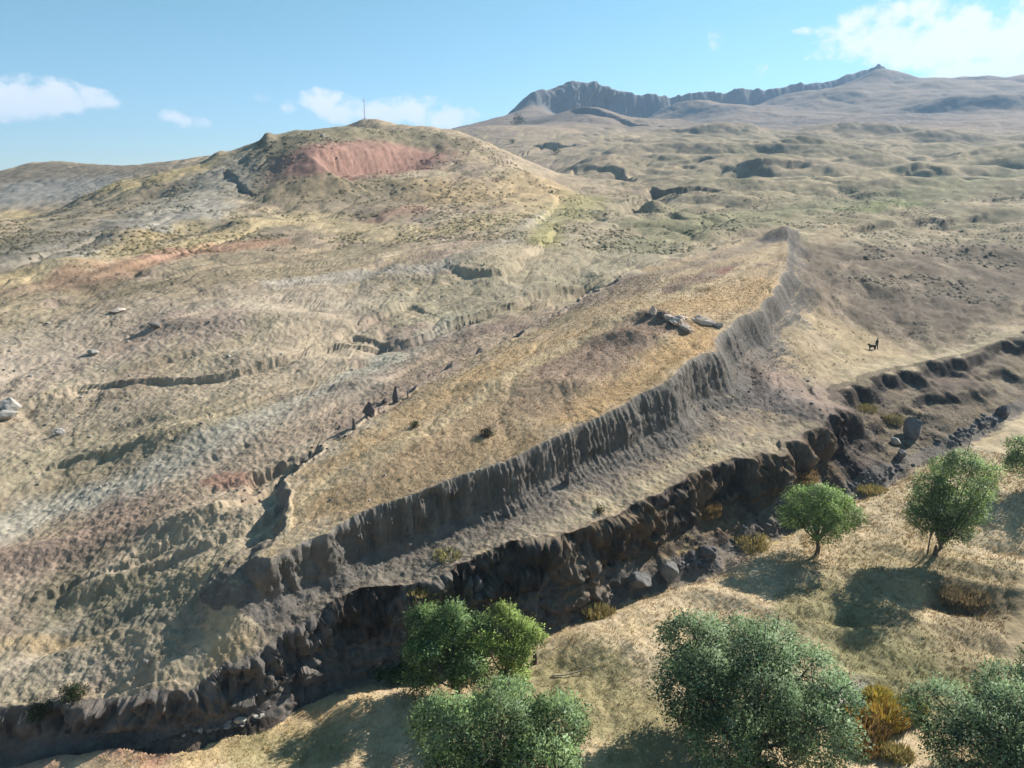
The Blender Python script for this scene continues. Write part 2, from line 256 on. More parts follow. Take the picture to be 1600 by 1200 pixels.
def base(x, y, full=False):
    shp = x.shape; x = x.ravel().astype(float); y = y.ravel().astype(float)
    zT, lim, r = base_parts(x, y)
    # the boat-shaped ridge
    near = (r < 215) & (r > 25)
    d = np.full(x.shape, 1e3); t = np.full(x.shape, 9.0); arc = np.zeros(x.shape); ins = np.zeros(x.shape, bool); wv = np.ones(x.shape)
    xn, yn = x[near], y[near]
    dn, sg, a, (w,), tot = nearest(ARK[:, :2], xn, yn, (ARK[:, 2],))
    i_ = np.zeros(xn.shape, bool)
    for k in range(len(ARK) - 1):
        x1, y1, x2, y2 = *ARK[k, :2], *ARK[k+1, :2]
        c = ((y1 > yn) != (y2 > yn)); 
        if y2 != y1: i_ ^= c & (xn < (x2 - x1) * (yn - y1) / (y2 - y1) + x1)
    right = sstep(0, 6, a) * (1 - sstep(150, 160, a)) * 1.0
    rr = np.hypot(xn, yn)
    w = w * (1 + .55 * np.clip(pn(a / 11, 0 * a, 8) * 1.8, -.5, 1.3))
    flt = right * (0.8 * fbm(a, 0 * a, 7, 1, 3) * 2 + 0.24 * (0.5 - np.abs(pn(a / 3.1 + .4 * pn(a / 9, 0*a, 7), 0*a, 9)) * 1.7) + .20 * (.5 - np.abs(pn(a / 1.1, 0*a + dn * .05, 12)) * 1.7) + .20 * (.5 - np.abs(pn(a / .55, 0*a + dn * .1, 13)) * 1.7) + .13 * (.5 - np.abs(pn(a / .28, 0*a + dn * .15, 14)) * 1.7)) + (1 - right) * 2.6 * fbm(xn, yn, 6, 4, 44)
    dd = np.where(i_, -dn, dn)
    tt = (dd + flt * np.where(right > .5, sstep(-1.5, .6, dd), sstep(-4, 1, dd))) / np.maximum(w, .5)
    d[near] = dd; t[near] = tt; arc[near] = a; ins[near] = i_; wv[near] = w
    zK = surf(fK, x, y, 3.6, 5.6)
    for (mx, my, ax, ay, ca, sa, h) in KM:
        dx, dy = x - mx, y - my; zK = zK + h * np.exp(-((dx*ca + dy*sa) / ax)**2 - ((-dx*sa + dy*ca) / ay)**2)
    s = np.where(t < 0, 0, 0.80 * sstep(0, .62, t) + .20 * sstep(.35, 1.25, t))
    lip = np.exp(-((d + .9) / .9)**2) * (d < .3) * 0.28 * (near & (arc > 3)) * (1 - sstep(125, 142, arc))      # raised earthen lip along the wall
    zt = zT
    zA = np.where(near & (t < 2.2), zK * (1 - s) + zt * s + lip * (1 - s), zt)
    # keep the left flank a low scarp
    z = zA
    # the ravine and the meadow below it
    nr = r < 300; dR = np.full(x.shape, -99.0); a2 = np.zeros(x.shape); w2 = np.full(x.shape, 3.0); dF = np.full(x.shape, -99.0); aF = np.zeros(x.shape)
    dn2, sg2, a2_, (w2_,), tot2 = nearest(rimXY, x[nr], y[nr], (rim_w,)); dR[nr] = dn2 * sg2; a2[nr] = a2_; w2[nr] = w2_
    dF_, sF, aF_, _, _ = nearest(footXY, x[nr], y[nr]); dF[nr] = dF_ * sF; aF[nr] = aF_
    big = 2.4 * pn(a2 / 9.0, 0 * a2, 21) + 1.7 * (0.5 - np.abs(pn(a2 / 4.2, 0 * a2 + dR * .08, 22)) * 1.8) + .45 * (0.5 - np.abs(pn(a2 / 1.5, 0 * a2 + dR * .1, 23)) * 1.8)
    dR2 = dR + (big - .2) * sstep(-2.2, .8, dR) * np.clip(w2 / 4, .5, 1.3)
    t2 = dR2 / w2
    t2 = t2 + sstep(5.5, 9, w2) * .30 * fbm(x, y, 7, 3, 24) * sstep(0, .1, t2) * sstep(1.1, .9, t2)
    zM = surf(fM, x, y, 2.2, 4.95)
    prof = .62 * sstep(0, .34, t2) + .14 * sstep(.30, .62, t2) + .24 * sstep(.55, 1.1, t2)
    prof2 = .40 * sstep(0, .24, t2) + .12 * sstep(.2, .48, t2) + .28 * sstep(.42, .66, t2) + .20 * sstep(.6, 1.1, t2)
    wide = sstep(5.5, 9, w2); prof = prof * (1 - wide) + prof2 * wide
    prof = prof * (1 - sstep(170, 280, r))
    z = np.where(t2 < 0, z, z * (1 - prof) + zM * prof)
    z = z - 0.75 * np.exp(-((dF - .25) / 1.0)**2) * sstep(.5, .9, t2) * (0.6 + .8 * pn(aF / 5, 0*aF, 50))
    z = z + np.where(t2 > 1.0, (0.35 * fbm(x, y, 9, 3, 61, .5, lim) + .10 * fbm(x, y, 1.6, 2, 66, .5, lim)) * sstep(.3, 3, dF), 0)
    z = np.where(t2 > 1, z + EXTRA_M(x, y), z)
    info = dict(d=d, t=t, arc=arc, dR=dR2, t2=t2, dF=dF, r=r, lim=lim, w2=w2)
    if full: return z.reshape(shp), {k: v_.reshape(shp) for k, v_ in info.items()}
    return z.reshape(shp)
MM, KM = [], []
def EXTRA_M(x, y):
    o = 0 * x
    for (mx, my, ax, ay, ca, sa, h) in MM:
        dx, dy = x - mx, y - my; p = (dx*ca + dy*sa) / ax; q = (-dx*sa + dy*ca) / ay
        o = o + h * np.exp(-(p*p + q*q))
    return o

class Table:                            # profiles of the land along bearings; first land met by a line of sight
    def __init__(s, az, R, Z): s.az, s.R, s.Z = az, R, Z
    def at(s, u, v):
        dr = raydir(u, v); a = math.atan2(dr[0], dr[1]); el = dr[2] / math.hypot(dr[0], dr[1])
        j = int(np.clip(np.searchsorted(s.az, a) - 1, 0, len(s.az) - 2)); f = (a - s.az[j]) / (s.az[j+1] - s.az[j])
        R = s.R[:, j] * (1 - f) + s.R[:, j+1] * f; Z = s.Z[:, j] * (1 - f) + s.Z[:, j+1] * f
        e = (Z - CAMZ) / R; k = np.nonzero(e >= el)[0]
        k = k[0] if len(k) else len(R) - 1; k = max(k, 1)
        g = 0 if e[k] == e[k-1] else np.clip((el - e[k-1]) / (e[k] - e[k-1]), 0, 1)
        r = R[k-1] + (R[k] - R[k-1]) * g
        return np.array([r * math.sin(a), r * math.cos(a), CAMZ + r * el if len(np.nonzero(e >= el)[0]) else Z[k]])
    def z(s, x, y):
        a = math.atan2(x, y); r = math.hypot(x, y)
        j = int(np.clip(np.searchsorted(s.az, a) - 1, 0, len(s.az) - 2)); f = (a - s.az[j]) / (s.az[j+1] - s.az[j])
        return float(np.interp(r, s.R[:, j], s.Z[:, j]) * (1 - f) + np.interp(r, s.R[:, j+1], s.Z[:, j+1]) * f)
def coarse_table(n=150, m=900, lim=0.66, rmax=3300):
    az = np.linspace(-lim, lim, n); rr = np.exp(np.linspace(math.log(12), math.log(rmax), m))
    A, R = np.meshgrid(az, rr); return Table(az, R, base(R * np.sin(A), R * np.cos(A)))
tab0 = coarse_table()
print('base table', time.time() - T0)

def mound(u, v, hu, hv, h, rot=0, dst=MOUNDS):      # ellipse hu x hv (in photo points at its place, turned into metres)
    p = tab0.at(u, v); r = np.linalg.norm(p - [0, 0, CAMZ]); m = r / FPX
    ang = math.atan2(p[0], p[1]); ca, sa = math.cos(-ang + math.radians(rot)), math.sin(-ang + math.radians(rot))
    dst.append((p[0], p[1], hu * m, hv * m, ca, sa, h))
def scarp(px, h, w, Ls, fl=.4, brow=0, even=.12):
    P = np.array([(tab0.at(*p) if len(p) == 2 else world_pt(*p))[:2] for p in px]); P = resample(P, 3)
    mid = len(P) // 2; q = P[mid] * (1 - 1.0 / np.linalg.norm(P[mid]))
    _, sg, _, _, _ = nearest(P, np.array([q[0]]), np.array([q[1]]))
    SCARPS.append((P, h, w, Ls, sg[0], fl, 100 + len(SCARPS) * 7, brow, even))
# hummocks and knolls (heights in metres)
for a in [(1020,318,26,34,4.5,20),(1090,300,40,30,3.0,0),(930,255,45,30,3.0,10),(990,275,40,30,2.6,0),(1120,262,26,24,3.0,0),(1180,255,40,26,2.6,0),
          (1330,250,50,30,2.5,0),(1420,265,50,26,3,0),(1230,365,22,34,2.2,0),(920,192,55,60,16,0),(1110,232,70,30,3.5,0),(1250,225,80,30,5,0),(1480,215,80,30,6,0),
          (1560,240,60,26,4,0),(1350,205,90,30,8,0),(1150,205,90,30,7,0),(1540,165,80,30,16,0),(1372,112,28,70,16,0),(1373,106,8,60,9,0),(418,217,10,30,2.2,0),(340,245,14,30,2.0,0),(560,300,120,60,-2,0),
          (650,330,70,60,1.5,0),(300,350,60,40,-3,30),(200,370,40,40,2,0),(380,350,50,40,2.0,0),(100,420,50,40,1.5,0),(240,300,40,30,-3,0)]: mound(*a)
# mid-ground folds left of the ridge
for a in [(250,680,90,30,.9,-12),(120,620,90,26,1.0,-10),(420,560,120,30,.8,-12),(330,500,110,26,1.0,-10),(120,850,110,26,.9,-16),(330,800,80,24,.9,-20),
          (150,910,70,22,.8,-18),(340,880,110,24,.4,-16),(250,965,120,22,.4,-10),(560,600,70,24,.7,-16),(600,660,50,16,.6,-20),(500,500,60,24,.7,-8),(130,985,80,16,-.5,-8),
          (1200,600,50,60,1.0,0),(1260,640,60,40,.9,0),(1500,390,120,40,1.2,0),(1400,460,80,40,.9,0),(1180,560,30,60,.5,0)]: mound(*a)
for a in [(1227,368,20,40,2.0,0),(1205,372,14,30,.8,0),(985,530,55,26,1.2,0),(1030,495,40,20,.9,0),(880,600,60,26,.5,0),(1080,450,50,16,.6,0),(640,690,70,22,.35,0),(760,600,60,20,.35,0)]: mound(*a, dst=KM)
# meadow swells and the hollow
for a in [(1500,940,60,26,-.9,25),(1400,1000,60,36,.5,30),(1440,1010,16,60,-.3,-60),(1330,970,50,12,-.55,25),(1150,940,90,24,.4,-10),(1270,900,40,20,.35,0),
          (950,1010,90,40,.5,-15),(1000,1120,90,60,.3,0),(1500,880,110,14,.35,5),(1560,920,90,12,.3,8),(1350,900,60,20,.4,10),(1370,1060,70,12,.2,20),(200,1180,70,18,.8,-12),(90,1195,60,18,.6,-10),(330,1150,50,14,.3,-10),(560,1105,110,30,.4,-18),(1540,1010,60,20,-.4,10),(1450,930,50,10,-.3,20),(1580,860,60,14,-.35,8),(1330,1010,30,14,-.35,30),(1100,1000,60,14,-.2,-10),(900,1050,50,16,-.1,-20)]: mound(*a[:4], a[4] * 1.15, a[5], dst=MM)
# scarps, gullies and cliffs
scarp([(474,240),(500,231),(540,228),(580,229),(620,230),(672,233)], (11, 12, 11, 10, 8, 4, 1), 5, 14, .5)                 # red cliff
scarp([(640,530),(680,508),(730,490),(790,474),(840,462),(880,448),(930,436)], .7, .4, 4, .3)
scarp([(800,474),(830,452),(870,442),(930,436)], 1.6, 1.0, 4, .3)
scarp([(515,524),(560,500),(590,488),(630,470),(650,465)], 1.2, .8, 4, .4)
scarp([(520,525),(560,518),(600,530),(640,526)], .8, .8, 3, .5)
scarp([(10,640),(60,625),(120,606),(180,600)], .9, 1.6, 4, .5)
scarp([(700,400),(720,415),(760,420),(790,412),(830,385),(850,370),(866,350)], 1.4, 1.2, 5, .8)
scarp([(840,310),(868,300),(862,320),(830,345),(800,352),(770,350)], 1.3, 1.0, 6, .8)
scarp([(355,262),(380,285),(405,300)], 1.4, .7, 4, .4)
scarp([(900,265),(940,262),(975,270),(1000,285)], 4, 3, 12, 1.2)
scarp([(955,325),(985,305),(1010,292),(1030,290)], 6, 5, 14, 1.0)
scarp([(1030,300),(1070,292),(1100,290),(1140,296)], 4, 3, 12, 1.2)
scarp([(1075,250),(1100,245),(1120,248)], 4, 3, 10, 1.2)
scarp([(1150,262),(1200,255),(1260,250)], 3.5, 3, 14, 1.2)
scarp([(1360,278),(1420,268),(1470,260)], 4, 3, 14, 1.2)
scarp([(1250,355),(1330,352),(1400,345),(1480,338),(1560,325)], 2.2, 1.6, 12, 1.0)
scarp([(1390,345),(1440,340),(1500,342)], 2.2, 1.5, 10, 1.0)
scarp([(1540,310),(1600,300),(1650,295)], 3, 2, 12, 1.0)
scarp([(880,185),(930,190),(990,193),(1050,198)], 8, 8, 40, 3)
scarp([(820,228),(860,222),(910,226)], 6, 5, 30, 2)
scarp([(360,770),(385,745),(400,735),(440,722),(480,715)], .8, .6, 3, .5)
scarp([(1440,565),(1490,580),(1520,590)], 1.0, 1.0, 4, .5)
# long shallow rills and track edges down the left slopes
for px, h in [([(480,575),(300,640),(130,720),(0,770)], .45), ([(600,645),(430,722),(250,790),(60,860)], .5), ([(470,740),(380,815),(220,880),(60,955)], .6), ([(0,600),(170,540),(330,480)], .6), ([(0,548),(230,482),(420,442),(620,412)], .5),
              ([(0,480),(200,442),(400,402)], .7), ([(560,482),(430,520),(250,560),(100,598)], .5), ([(700,535),(560,610),(400,680),(250,740)], .4), ([(60,700),(160,668),(260,640)], .5), ([(120,440),(260,395),(420,350)], .8), ([(0,420),(150,372),(280,330)], .9),
              ([(600,470),(720,445),(830,420)], .6), ([(1300,470),(1420,450),(1560,440)], .5), ([(1250,520),(1330,545),(1400,560)], .35), ([(1290,400),(1400,395),(1560,385)], .6), ([(900,420),(1000,385),(1120,350)], .5)]: scarp(px, h * 1.15, .8, 2.6, .14, 0, .3)
scarp([(0,646),(60,626),(120,606),(190,597),(260,592),(330,585),(400,572),(460,556),(520,538),(580,535),(640,528),(690,505),(740,488),(800,472),(850,458),(900,443),(960,424),(1020,402)], 1.0, .4, 3.2, .16, 0, .45)
scarp([(0,742),(110,716),(220,690),(340,640),(450,600),(560,566),(640,545)], .7, .5, 3.0, .16, 0, .35)
scarp([(20,945),(120,905),(230,860),(330,800),(420,745),(500,690)], .8, .6, 3.0, .2, 0, .35)
# the far escarpment
scarp([(790,176,1225),(812,158,1232),(838,142,1245),(870,131,1275),(900,126,1300),(940,134,1325),(980,141,1350),(1030,151,1380),(1060,148,1395),(1100,146,1415),(1150,141,1440),(1200,135,1470),(1260,126,1505),(1310,116,1540),(1345,109,1565),(1372,98,1585),(1410,108,1600),(1470,120,1610)], (46, 62, 66, 60, 50, 48, 48, 52, 50, 40), 18, 150, 3, 7)
tab0 = coarse_table(170, 1100)
print('features', time.time() - T0)

# ------------------------------------------------------------------ the land mesh: bearings x rows, rows crowded where the ground is steep
FA = 0.75
az_f = np.linspace(-FA, FA, 940); az_c = np.linspace(FA, 2 * math.pi - FA, 64)[1:-1]
az_all = np.concatenate([az_f, az_c]); NC = len(az_all); NR = 1040
ctl = np.concatenate([np.linspace(-FA, FA, 189), az_c[::1]])
rs = np.exp(np.concatenate([np.linspace(math.log(1.5), math.log(26), 60)[:-1], np.linspace(math.log(26), math.log(3300), 1900)]))
A, R = np.meshgrid(ctl, rs)
Zc = base(R * np.sin(A), R * np.cos(A)); E = np.arctan2(Zc - CAMZ, R)
dm = np.hypot(np.diff(E, axis=0) * 1.0, np.diff(np.log(R), axis=0) * 0.16)
dm *= np.where(R[1:] < 27, 0.10, 1.0) * np.where(R[1:] > 1700, 0.4, 1.0) * np.where(R[1:] > 500, 1.5, 1.0)
kb = np.ones(11) / 11
pad = np.pad(dm[:, :189], ((0, 0), (5, 5)), mode='edge'); dm[:, :189] = sum(pad[:, i:i+189] for i in range(11)) / 11
pad = np.pad(dm, ((6, 6), (0, 0)), mode='edge'); dm = sum(pad[i:i+len(dm)] for i in range(13)) / 13
cm = np.vstack([np.zeros((1, dm.shape[1])), np.cumsum(dm, axis=0)]); cm /= cm[-1:]
q = np.linspace(0, 1, NR); Rq = np.stack([np.interp(q, cm[:, j], rs) for j in range(cm.shape[1])], 1)
nf = 189; Rq_f = np.stack([np.interp(az_f, ctl[:nf], Rq[i, :nf]) for i in range(NR)], 0)
RR = np.concatenate([Rq_f, Rq[:, nf:]], 1); AA = np.broadcast_to(az_all, RR.shape)
X, Y = RR * np.sin(AA), RR * np.cos(AA)
Z, I = base(X, Y, True)
# low relief: tussocks, cattle terracettes, clods
lim = I['lim']
rough = 1.0 - .45 * ((I['t'] < 0)) ; rough = np.where(I['t2'] > 1, .35, rough)
Z = Z + rough * (0.24 * fbm(X, Y, 7.0, 3, 201, .55, lim) * np.clip(RR / 90, .5, 2.2) + .10 * fbm(X, Y, 1.5, 2, 211, .6, lim) + .12 * fbm(X, Y, .5, 2, 215, .6, lim * .7))
ribs = fbm(X * .5, Y * .5 + 1.4 * X * 0, 2.4, 3, 221, .55, lim, True)
Z = Z + rough * .09 * ribs * sstep(60, 90, RR)
al, ac = X * .516 + Y * .857, X * .857 - Y * .516
wq = 3.5 * pn(X / 16, Y / 16, 231) + 1.2 * pn(X / 5, Y / 5, 232)
def crease(lam, seed, st=2.8, th=.2):
    n = np.abs(pn((ac + wq) / lam, (al + .6 * wq) / (lam * st), seed)); fade = np.clip(lam / (3.0 * lim) - .5, 0, 1)
    return -(np.maximum(0, th - n) / th)**1.3 * fade
slope_land = ((I['t2'] < -.2) & (I['t'] > .9)).astype(float); sc_ = np.clip(RR / 95, .6, 2.4)
patch = sstep(-.35, .25, fbm(X, Y, 34, 2, 240))
CR = .75 * crease(13, 233) * sstep(70, 130, RR) + (.55 * crease(6.5, 234) + .22 * crease(3.2, 235, 2.2)) * (.25 + .75 * patch) + .08 * crease(1.5, 236, 1.6, .3)
CR2 = .9 * crease(34, 237, 1.6, .16) * sstep(150, 230, RR) + .8 * crease(18, 238, 1.3, .18) * sstep(130, 200, RR)
farness = sstep(125, 190, RR); rgt = sstep(.02, .12, AA)
hum = sstep(.05, .4, fbm(X, Y, 60, 2, 245))          # only some hummocks are gullied
Z = Z + slope_land * (CR * sc_ * .68 * (.75 - (.45 + .12 * rgt) * farness) * (1 - sstep(400, 700, RR)) + CR2 * sc_ * (.2 + .75 * hum * rgt) * (1 - .6 * sstep(600, 900, RR)))
Z = Z + ((I['t'] < -.1) & (RR < 215)) * (.35 * fbm(X, Y, 14, 3, 251, .5, lim) + .16 * crease(4.5, 252) + .08 * crease(1.6, 253, 1.5, .3))
Z = Z + ((I['t2'] > 1.05)) * (.12 * crease(5.0, 254, 2, .2) + .05 * crease(1.8, 255, 1.6, .28)) * sstep(.5, 3, I['dF'])
# facing direction and rock-like break-up of steep faces
def normals(X, Y, Z):
    P = np.stack([X, Y, Z], -1); di = np.empty_like(P); dj = np.empty_like(P)
    di[1:-1] = P[2:] - P[:-2]; di[0] = P[1] - P[0]; di[-1] = P[-1] - P[-2]
    dj = np.roll(P, -1, 1) - np.roll(P, 1, 1)
    n = np.cross(dj, di); n /= np.linalg.norm(n, axis=-1, keepdims=True) + 1e-12; return n
def blur(n, k=4):
    for _ in range(k):
        p = n.copy(); p[1:-1] = (n[2:] + n[:-2] + 2 * n[1:-1]) / 4; n = (np.roll(p, 1, 1) + np.roll(p, -1, 1) + 2 * p) / 4
    return n / (np.linalg.norm(n, axis=-1, keepdims=True) + 1e-12)
Nn = blur(normals(X, Y, Z), 14); steep = sstep(.30, .75, 1 - Nn[..., 2])
cl = ((I['t2'] > -.05) & (I['t2'] < 1.2)); wl = (I['t'] > -.02) & (I['t'] < 1.2)
sel = (steep > .02) & (RR > 28) & (RR < 330)
xs, ys, zs = X[sel], Y[sel], Z[sel]
amp = np.where(cl[sel], 1.25, np.where(wl[sel], .40, .4)) * steep[sel]
rd = lambda n: 1 - 2 * np.abs(n)
dsp = amp * (.45 * vn3(xs / 2.6, ys / 2.6, zs / 2.6, 1) + .46 * rd(vn3(xs / 1.2, ys / 1.2, zs / 2.2, 2)) + .34 * rd(vn3(xs / .55, ys / .55, zs / .8, 3)) + .22 * vn3(xs / .27, ys / .27, zs / .25, 4) + .16 * vn3(xs / 4, ys / 4, zs / .42, 7))
f1, c1 = vor3(xs / 1.5, ys / 1.5, zs / 1.3, 21); f2, c2 = vor3(xs / .62, ys / .62, zs / .55, 22)
dsp = dsp * .75 + amp * (.62 * (c1 - .5) - .30 * f1 + .34 * (c2 - .5) - .14 * f2 + .2)
rf = sstep(150, 210, RR[sel]) * sstep(.25, .6, steep[sel]); dsp = dsp + rf * 1.5 * (vn3(xs / 9, ys / 9, zs / 5, 11) + .6 * rd(vn3(xs / 4, ys / 4, zs / 3, 12)) + .4 * vn3(xs / 1.8, ys / 1.8, zs / 1.5, 13))
X = X.copy(); Y = Y.copy()
X[sel] += dsp * Nn[sel][:, 0]; Y[sel] += dsp * Nn[sel][:, 1]; Z[sel] += dsp * Nn[sel][:, 2] * .6
far = (RR > 900) & (steep > .02)
xs, ys, zs = X[far], Y[far], Z[far]
dsp = steep[far] * 13 * (.9 * vn3(xs / 38, ys / 38, zs / 60, 5) + .7 * (1 - 2 * np.abs(vn3(xs / 20, ys / 20, zs / 30, 6))) + .5 * vn3(xs / 11, ys / 11, zs / 12, 8) + .4 * vn3(xs / 60, ys / 60, zs / 7, 9))
f1, c1 = vor3(xs / 34, ys / 34, zs / 60, 23); f2, c2 = vor3(xs / 14, ys / 14, zs / 20, 24)
dsp = dsp * .6 + steep[far] * (20 * (c1 - .5) + 9 * (c2 - .5))
X[far] += dsp * Nn[far][:, 0]; Y[far] += dsp * Nn[far][:, 1]
Nn = normals(X, Y, Z); slope = 1 - Nn[..., 2]
tab = Table(az_f, RR[:, :940], Z[:, :940])
print('land grid', X.shape, time.time() - T0)

# ------------------------------------------------------------------ soil colours by place
def lerp(c, col, m): return c + (np.asarray(col, np.float32) - c) * m[..., None]
nz1 = fbm(X, Y, 22, 4, 301, .55, lim); nz2 = fbm(X, Y, 5, 4, 311, .6, lim); nz3 = fbm(X, Y, 1.1, 3, 321, .7, lim * .6); nz4 = fbm(X * .857 - Y * .516 + wq * .5, (X * .516 + Y * .857) * .28, 3.4, 5, 331, .65, lim)
STRAW, PINK, OLIVE, GREYC = (.385,.305,.20), (.325,.255,.195), (.295,.24,.165), (.37,.355,.29)
CLAY, DARK, BROWN, RED, ORANGE = (.175,.175,.165), (.055,.046,.040), (.185,.135,.105), (.315,.19,.15), (.39,.285,.16)
C = np.empty(X.shape + (3,), np.float32); C[:] = STRAW
C = lerp(C, PINK, sstep(-.15, .35, nz1 + .5 * nz2))
C = lerp(C, OLIVE, sstep(.0, .45, fbm(X, Y, 30, 4, 341, .55, lim) + .1))
bandA = fbm(X * .857 - Y * .516 + wq, (X * .516 + Y * .857) * .2, 11, 3, 361, .5, lim); bandB = fbm(X * .857 - Y * .516 + wq, (X * .516 + Y * .857) * .16, 5, 3, 371, .55, lim)
bandm = (1 - sstep(260, 420, RR)) * (AA < 1.2) * (AA > -1.2)
C = lerp(C, (.40,.335,.235), bandm * sstep(.06, .26, bandA) * .75); C = lerp(C, (.245,.195,.14), bandm * sstep(.08, .3, -bandA + .3 * bandB) * .6)
C = lerp(C, (.24,.215,.135), bandm * sstep(.12, .3, bandB) * .5)
ONLY = None
def stroke(px, wm, col, k=1.0, nz=.6, soft=.6):
    global C
    P = np.array([tab0.at(*p)[:2] for p in px])
    if len(P) > 2: P = resample(P, 4)
    pad = wm * 3
    m = (X > P[:, 0].min()-pad) & (X < P[:, 0].max()+pad) & (Y > P[:, 1].min()-pad) & (Y < P[:, 1].max()+pad)
    if len(P) == 1: d = np.hypot(X[m]-P[0,0], Y[m]-P[0,1])
    else: d = nearest(P, X[m], Y[m])[0]
    if ONLY is not None: k = k * ONLY[m]
    d = d / wm + nz * (1.1 * nz2[m] + .5 * nz1[m] + .5 * nz4[m])
    C[m] = lerp(C[m], col, k * (1 - sstep(1 - soft, 1 + soft, d)))
# far right: olive and drab
rt = sstep(.02, .25, AA) * sstep(130, 220, RR) * (1 - sstep(600, 900, RR)) * (AA < 1)
C = lerp(C, (.20,.182,.105), rt * (.45 + .8 * np.clip(nz1, -.5, .8)).clip(0, .9))
C = lerp(C, (.15,.13,.095), rt * sstep(.16, .32, slope) * .8)
# upper left slopes: drab scrub over grey marl
ul = sstep(-.12, -.3, AA) * sstep(120, 165, RR) * (AA > -1)
C = lerp(C, (.19,.165,.115), ul * sstep(-.2, .3, nz2 + nz1 * .6) * .8)
for px, wm, col, k in [
    ([(0,285),(80,262),(150,272)], 26, (.17,.148,.11), .9), ([(0,310),(50,298),(120,296)], 22, (.255,.25,.225), .85), ([(0,400),(100,380),(190,350)], 9, (.19,.18,.155), .75), ([(250,330),(330,295),(360,270)], 12, (.285,.268,.225), .75),
    ([(270,360),(320,320)], 6, (.29,.275,.235), .75), ([(130,405),(150,395)], 5, (.36,.34,.29), .8), ([(0,385),(130,330),(260,270)], 5, (.17,.16,.12), .6),
    ([(20,330),(170,288),(300,262)], 7, (.42,.33,.17), .75), ([(0,440),(130,405),(300,350)], 3.5, (.42,.33,.18), .7), ([(200,420),(330,370),(450,345)], 4, (.42,.34,.19), .7),
    ([(120,440),(230,408),(330,388),(430,376)], 4.0, (.30,.185,.125), .8), ([(0,455),(120,440),(200,425)], 3, (.25,.18,.125), .7), ([(240,405),(290,392)], 2.5, RED, .4),
    ([(485,247),(530,246),(580,246),(660,243)], 11, RED, 1.0), ([(590,342),(640,325)], 5, (.32,.19,.14), .6),
    ([(440,300),(520,280)], 9, (.2,.165,.11), .7), ([(560,205),(650,210),(480,215)], 14, (.205,.185,.12), .9), ([(500,300),(600,290),(690,300)], 12, (.23,.19,.12), .7),
    ([(540,325),(640,310),(720,320)], 9, (.19,.16,.12), .6), ([(720,300),(800,300),(850,290)], 16, (.40,.30,.17), .8), ([(480,340),(620,365),(760,345),(850,320)], 8, (.42,.34,.2), .7),
    ([(0,500),(200,470),(420,420),(600,390)], 7, (.245,.205,.135), .6), ([(0,470),(150,450),(300,430)], 4, (.17,.15,.1), .5),
    ([(430,440),(560,425),(700,408),(800,372),(860,335)], 2.2, (.36,.325,.27), .85),
    ([(0,560),(150,520),(350,480),(520,470)], 9, (.36,.305,.235), .75), ([(0,590),(60,575)], 6, (.40,.33,.26), .7), ([(240,520),(330,490)], 5, (.33,.25,.2), .6),
    ([(0,700),(150,660),(300,620),(450,580),(560,545)], 8, (.335,.28,.205), .8), ([(60,720),(200,690),(330,650)], 5, (.285,.25,.165), .6),
    ([(0,830),(90,790),(210,752),(300,715),(420,655),(520,610),(600,570)], 3.3, (.335,.315,.255), .85), ([(560,600),(600,570),(640,545),(720,500)], 3.4, (.325,.32,.26), .75),
    ([(700,475),(800,440),(900,420),(1000,390)], 8, (.30,.27,.19), .8), ([(800,395),(900,350),(1000,330)], 10, (.315,.27,.185), .7),
    ([(0,900),(150,830),(300,780),(420,700),(520,640),(620,585),(760,525),(880,480)], 4.2, (.265,.205,.155), .65),
    ([(0,870),(100,840),(200,800)], 3, (.22,.158,.125), .5), ([(340,750),(370,745)], 1.0, (.30,.165,.12), .7), ([(650,540),(720,520),(780,510)], 4, (.19,.14,.12), .6),
    ([(0,950),(150,900),(330,850),(400,800)], 2.6, (.27,.225,.16), .6), ([(120,960),(260,930),(370,900),(400,870)], 3.2, (.19,.175,.115), .75), ([(80,985),(220,975),(340,965)], 1.8, (.165,.155,.12), .7),
    ([(0,1012),(90,1008),(180,1005),(260,1000)], 1.0, (.40,.29,.15), .6), ([(0,1040),(120,1030),(300,1000),(420,960)], 1.6, (.30,.265,.2), .7),
    ([(880,340),(900,325),(930,310)], 6, (.30,.28,.13), .7), ([(860,345),(850,380)], 3, (.33,.31,.12), .6), ([(1050,350),(1150,335),(1300,315),(1450,300),(1600,270)], 12, (.215,.21,.12), .75),
    ([(1000,380),(1100,355),(1200,345)], 6, (.20,.20,.12), .6), ([(1330,330),(1420,315)], 5, (.17,.2,.07), .6), ([(1200,300),(1400,265),(1550,240)], 14, (.36,.3,.18), .5),
    ([(1290,440),(1400,480),(1480,470),(1600,440)], 13, (.145,.118,.092), .85), ([(1300,400),(1450,400),(1600,390)], 10, (.165,.132,.1), .8), ([(1450,360),(1600,345)], 4, (.36,.29,.19), .7),
    ([(1250,480),(1330,530),(1400,560)], 6, (.38,.3,.18), .7), ([(1200,540),(1280,560),(1350,580)], 5, (.37,.29,.18), .7), ([(1330,585),(1400,572),(1500,548),(1600,515)], 2.4, (.38,.32,.21), .75),
    ([(1180,600),(1240,600),(1290,640)], 5, (.215,.165,.14), .8), ([(1130,640),(1180,620)], 5, (.15,.135,.125), .8)]: stroke(px, wm, col, k)
stroke([(488,246),(530,245),(580,245),(650,243)], 8, RED, .9, .25, .4)
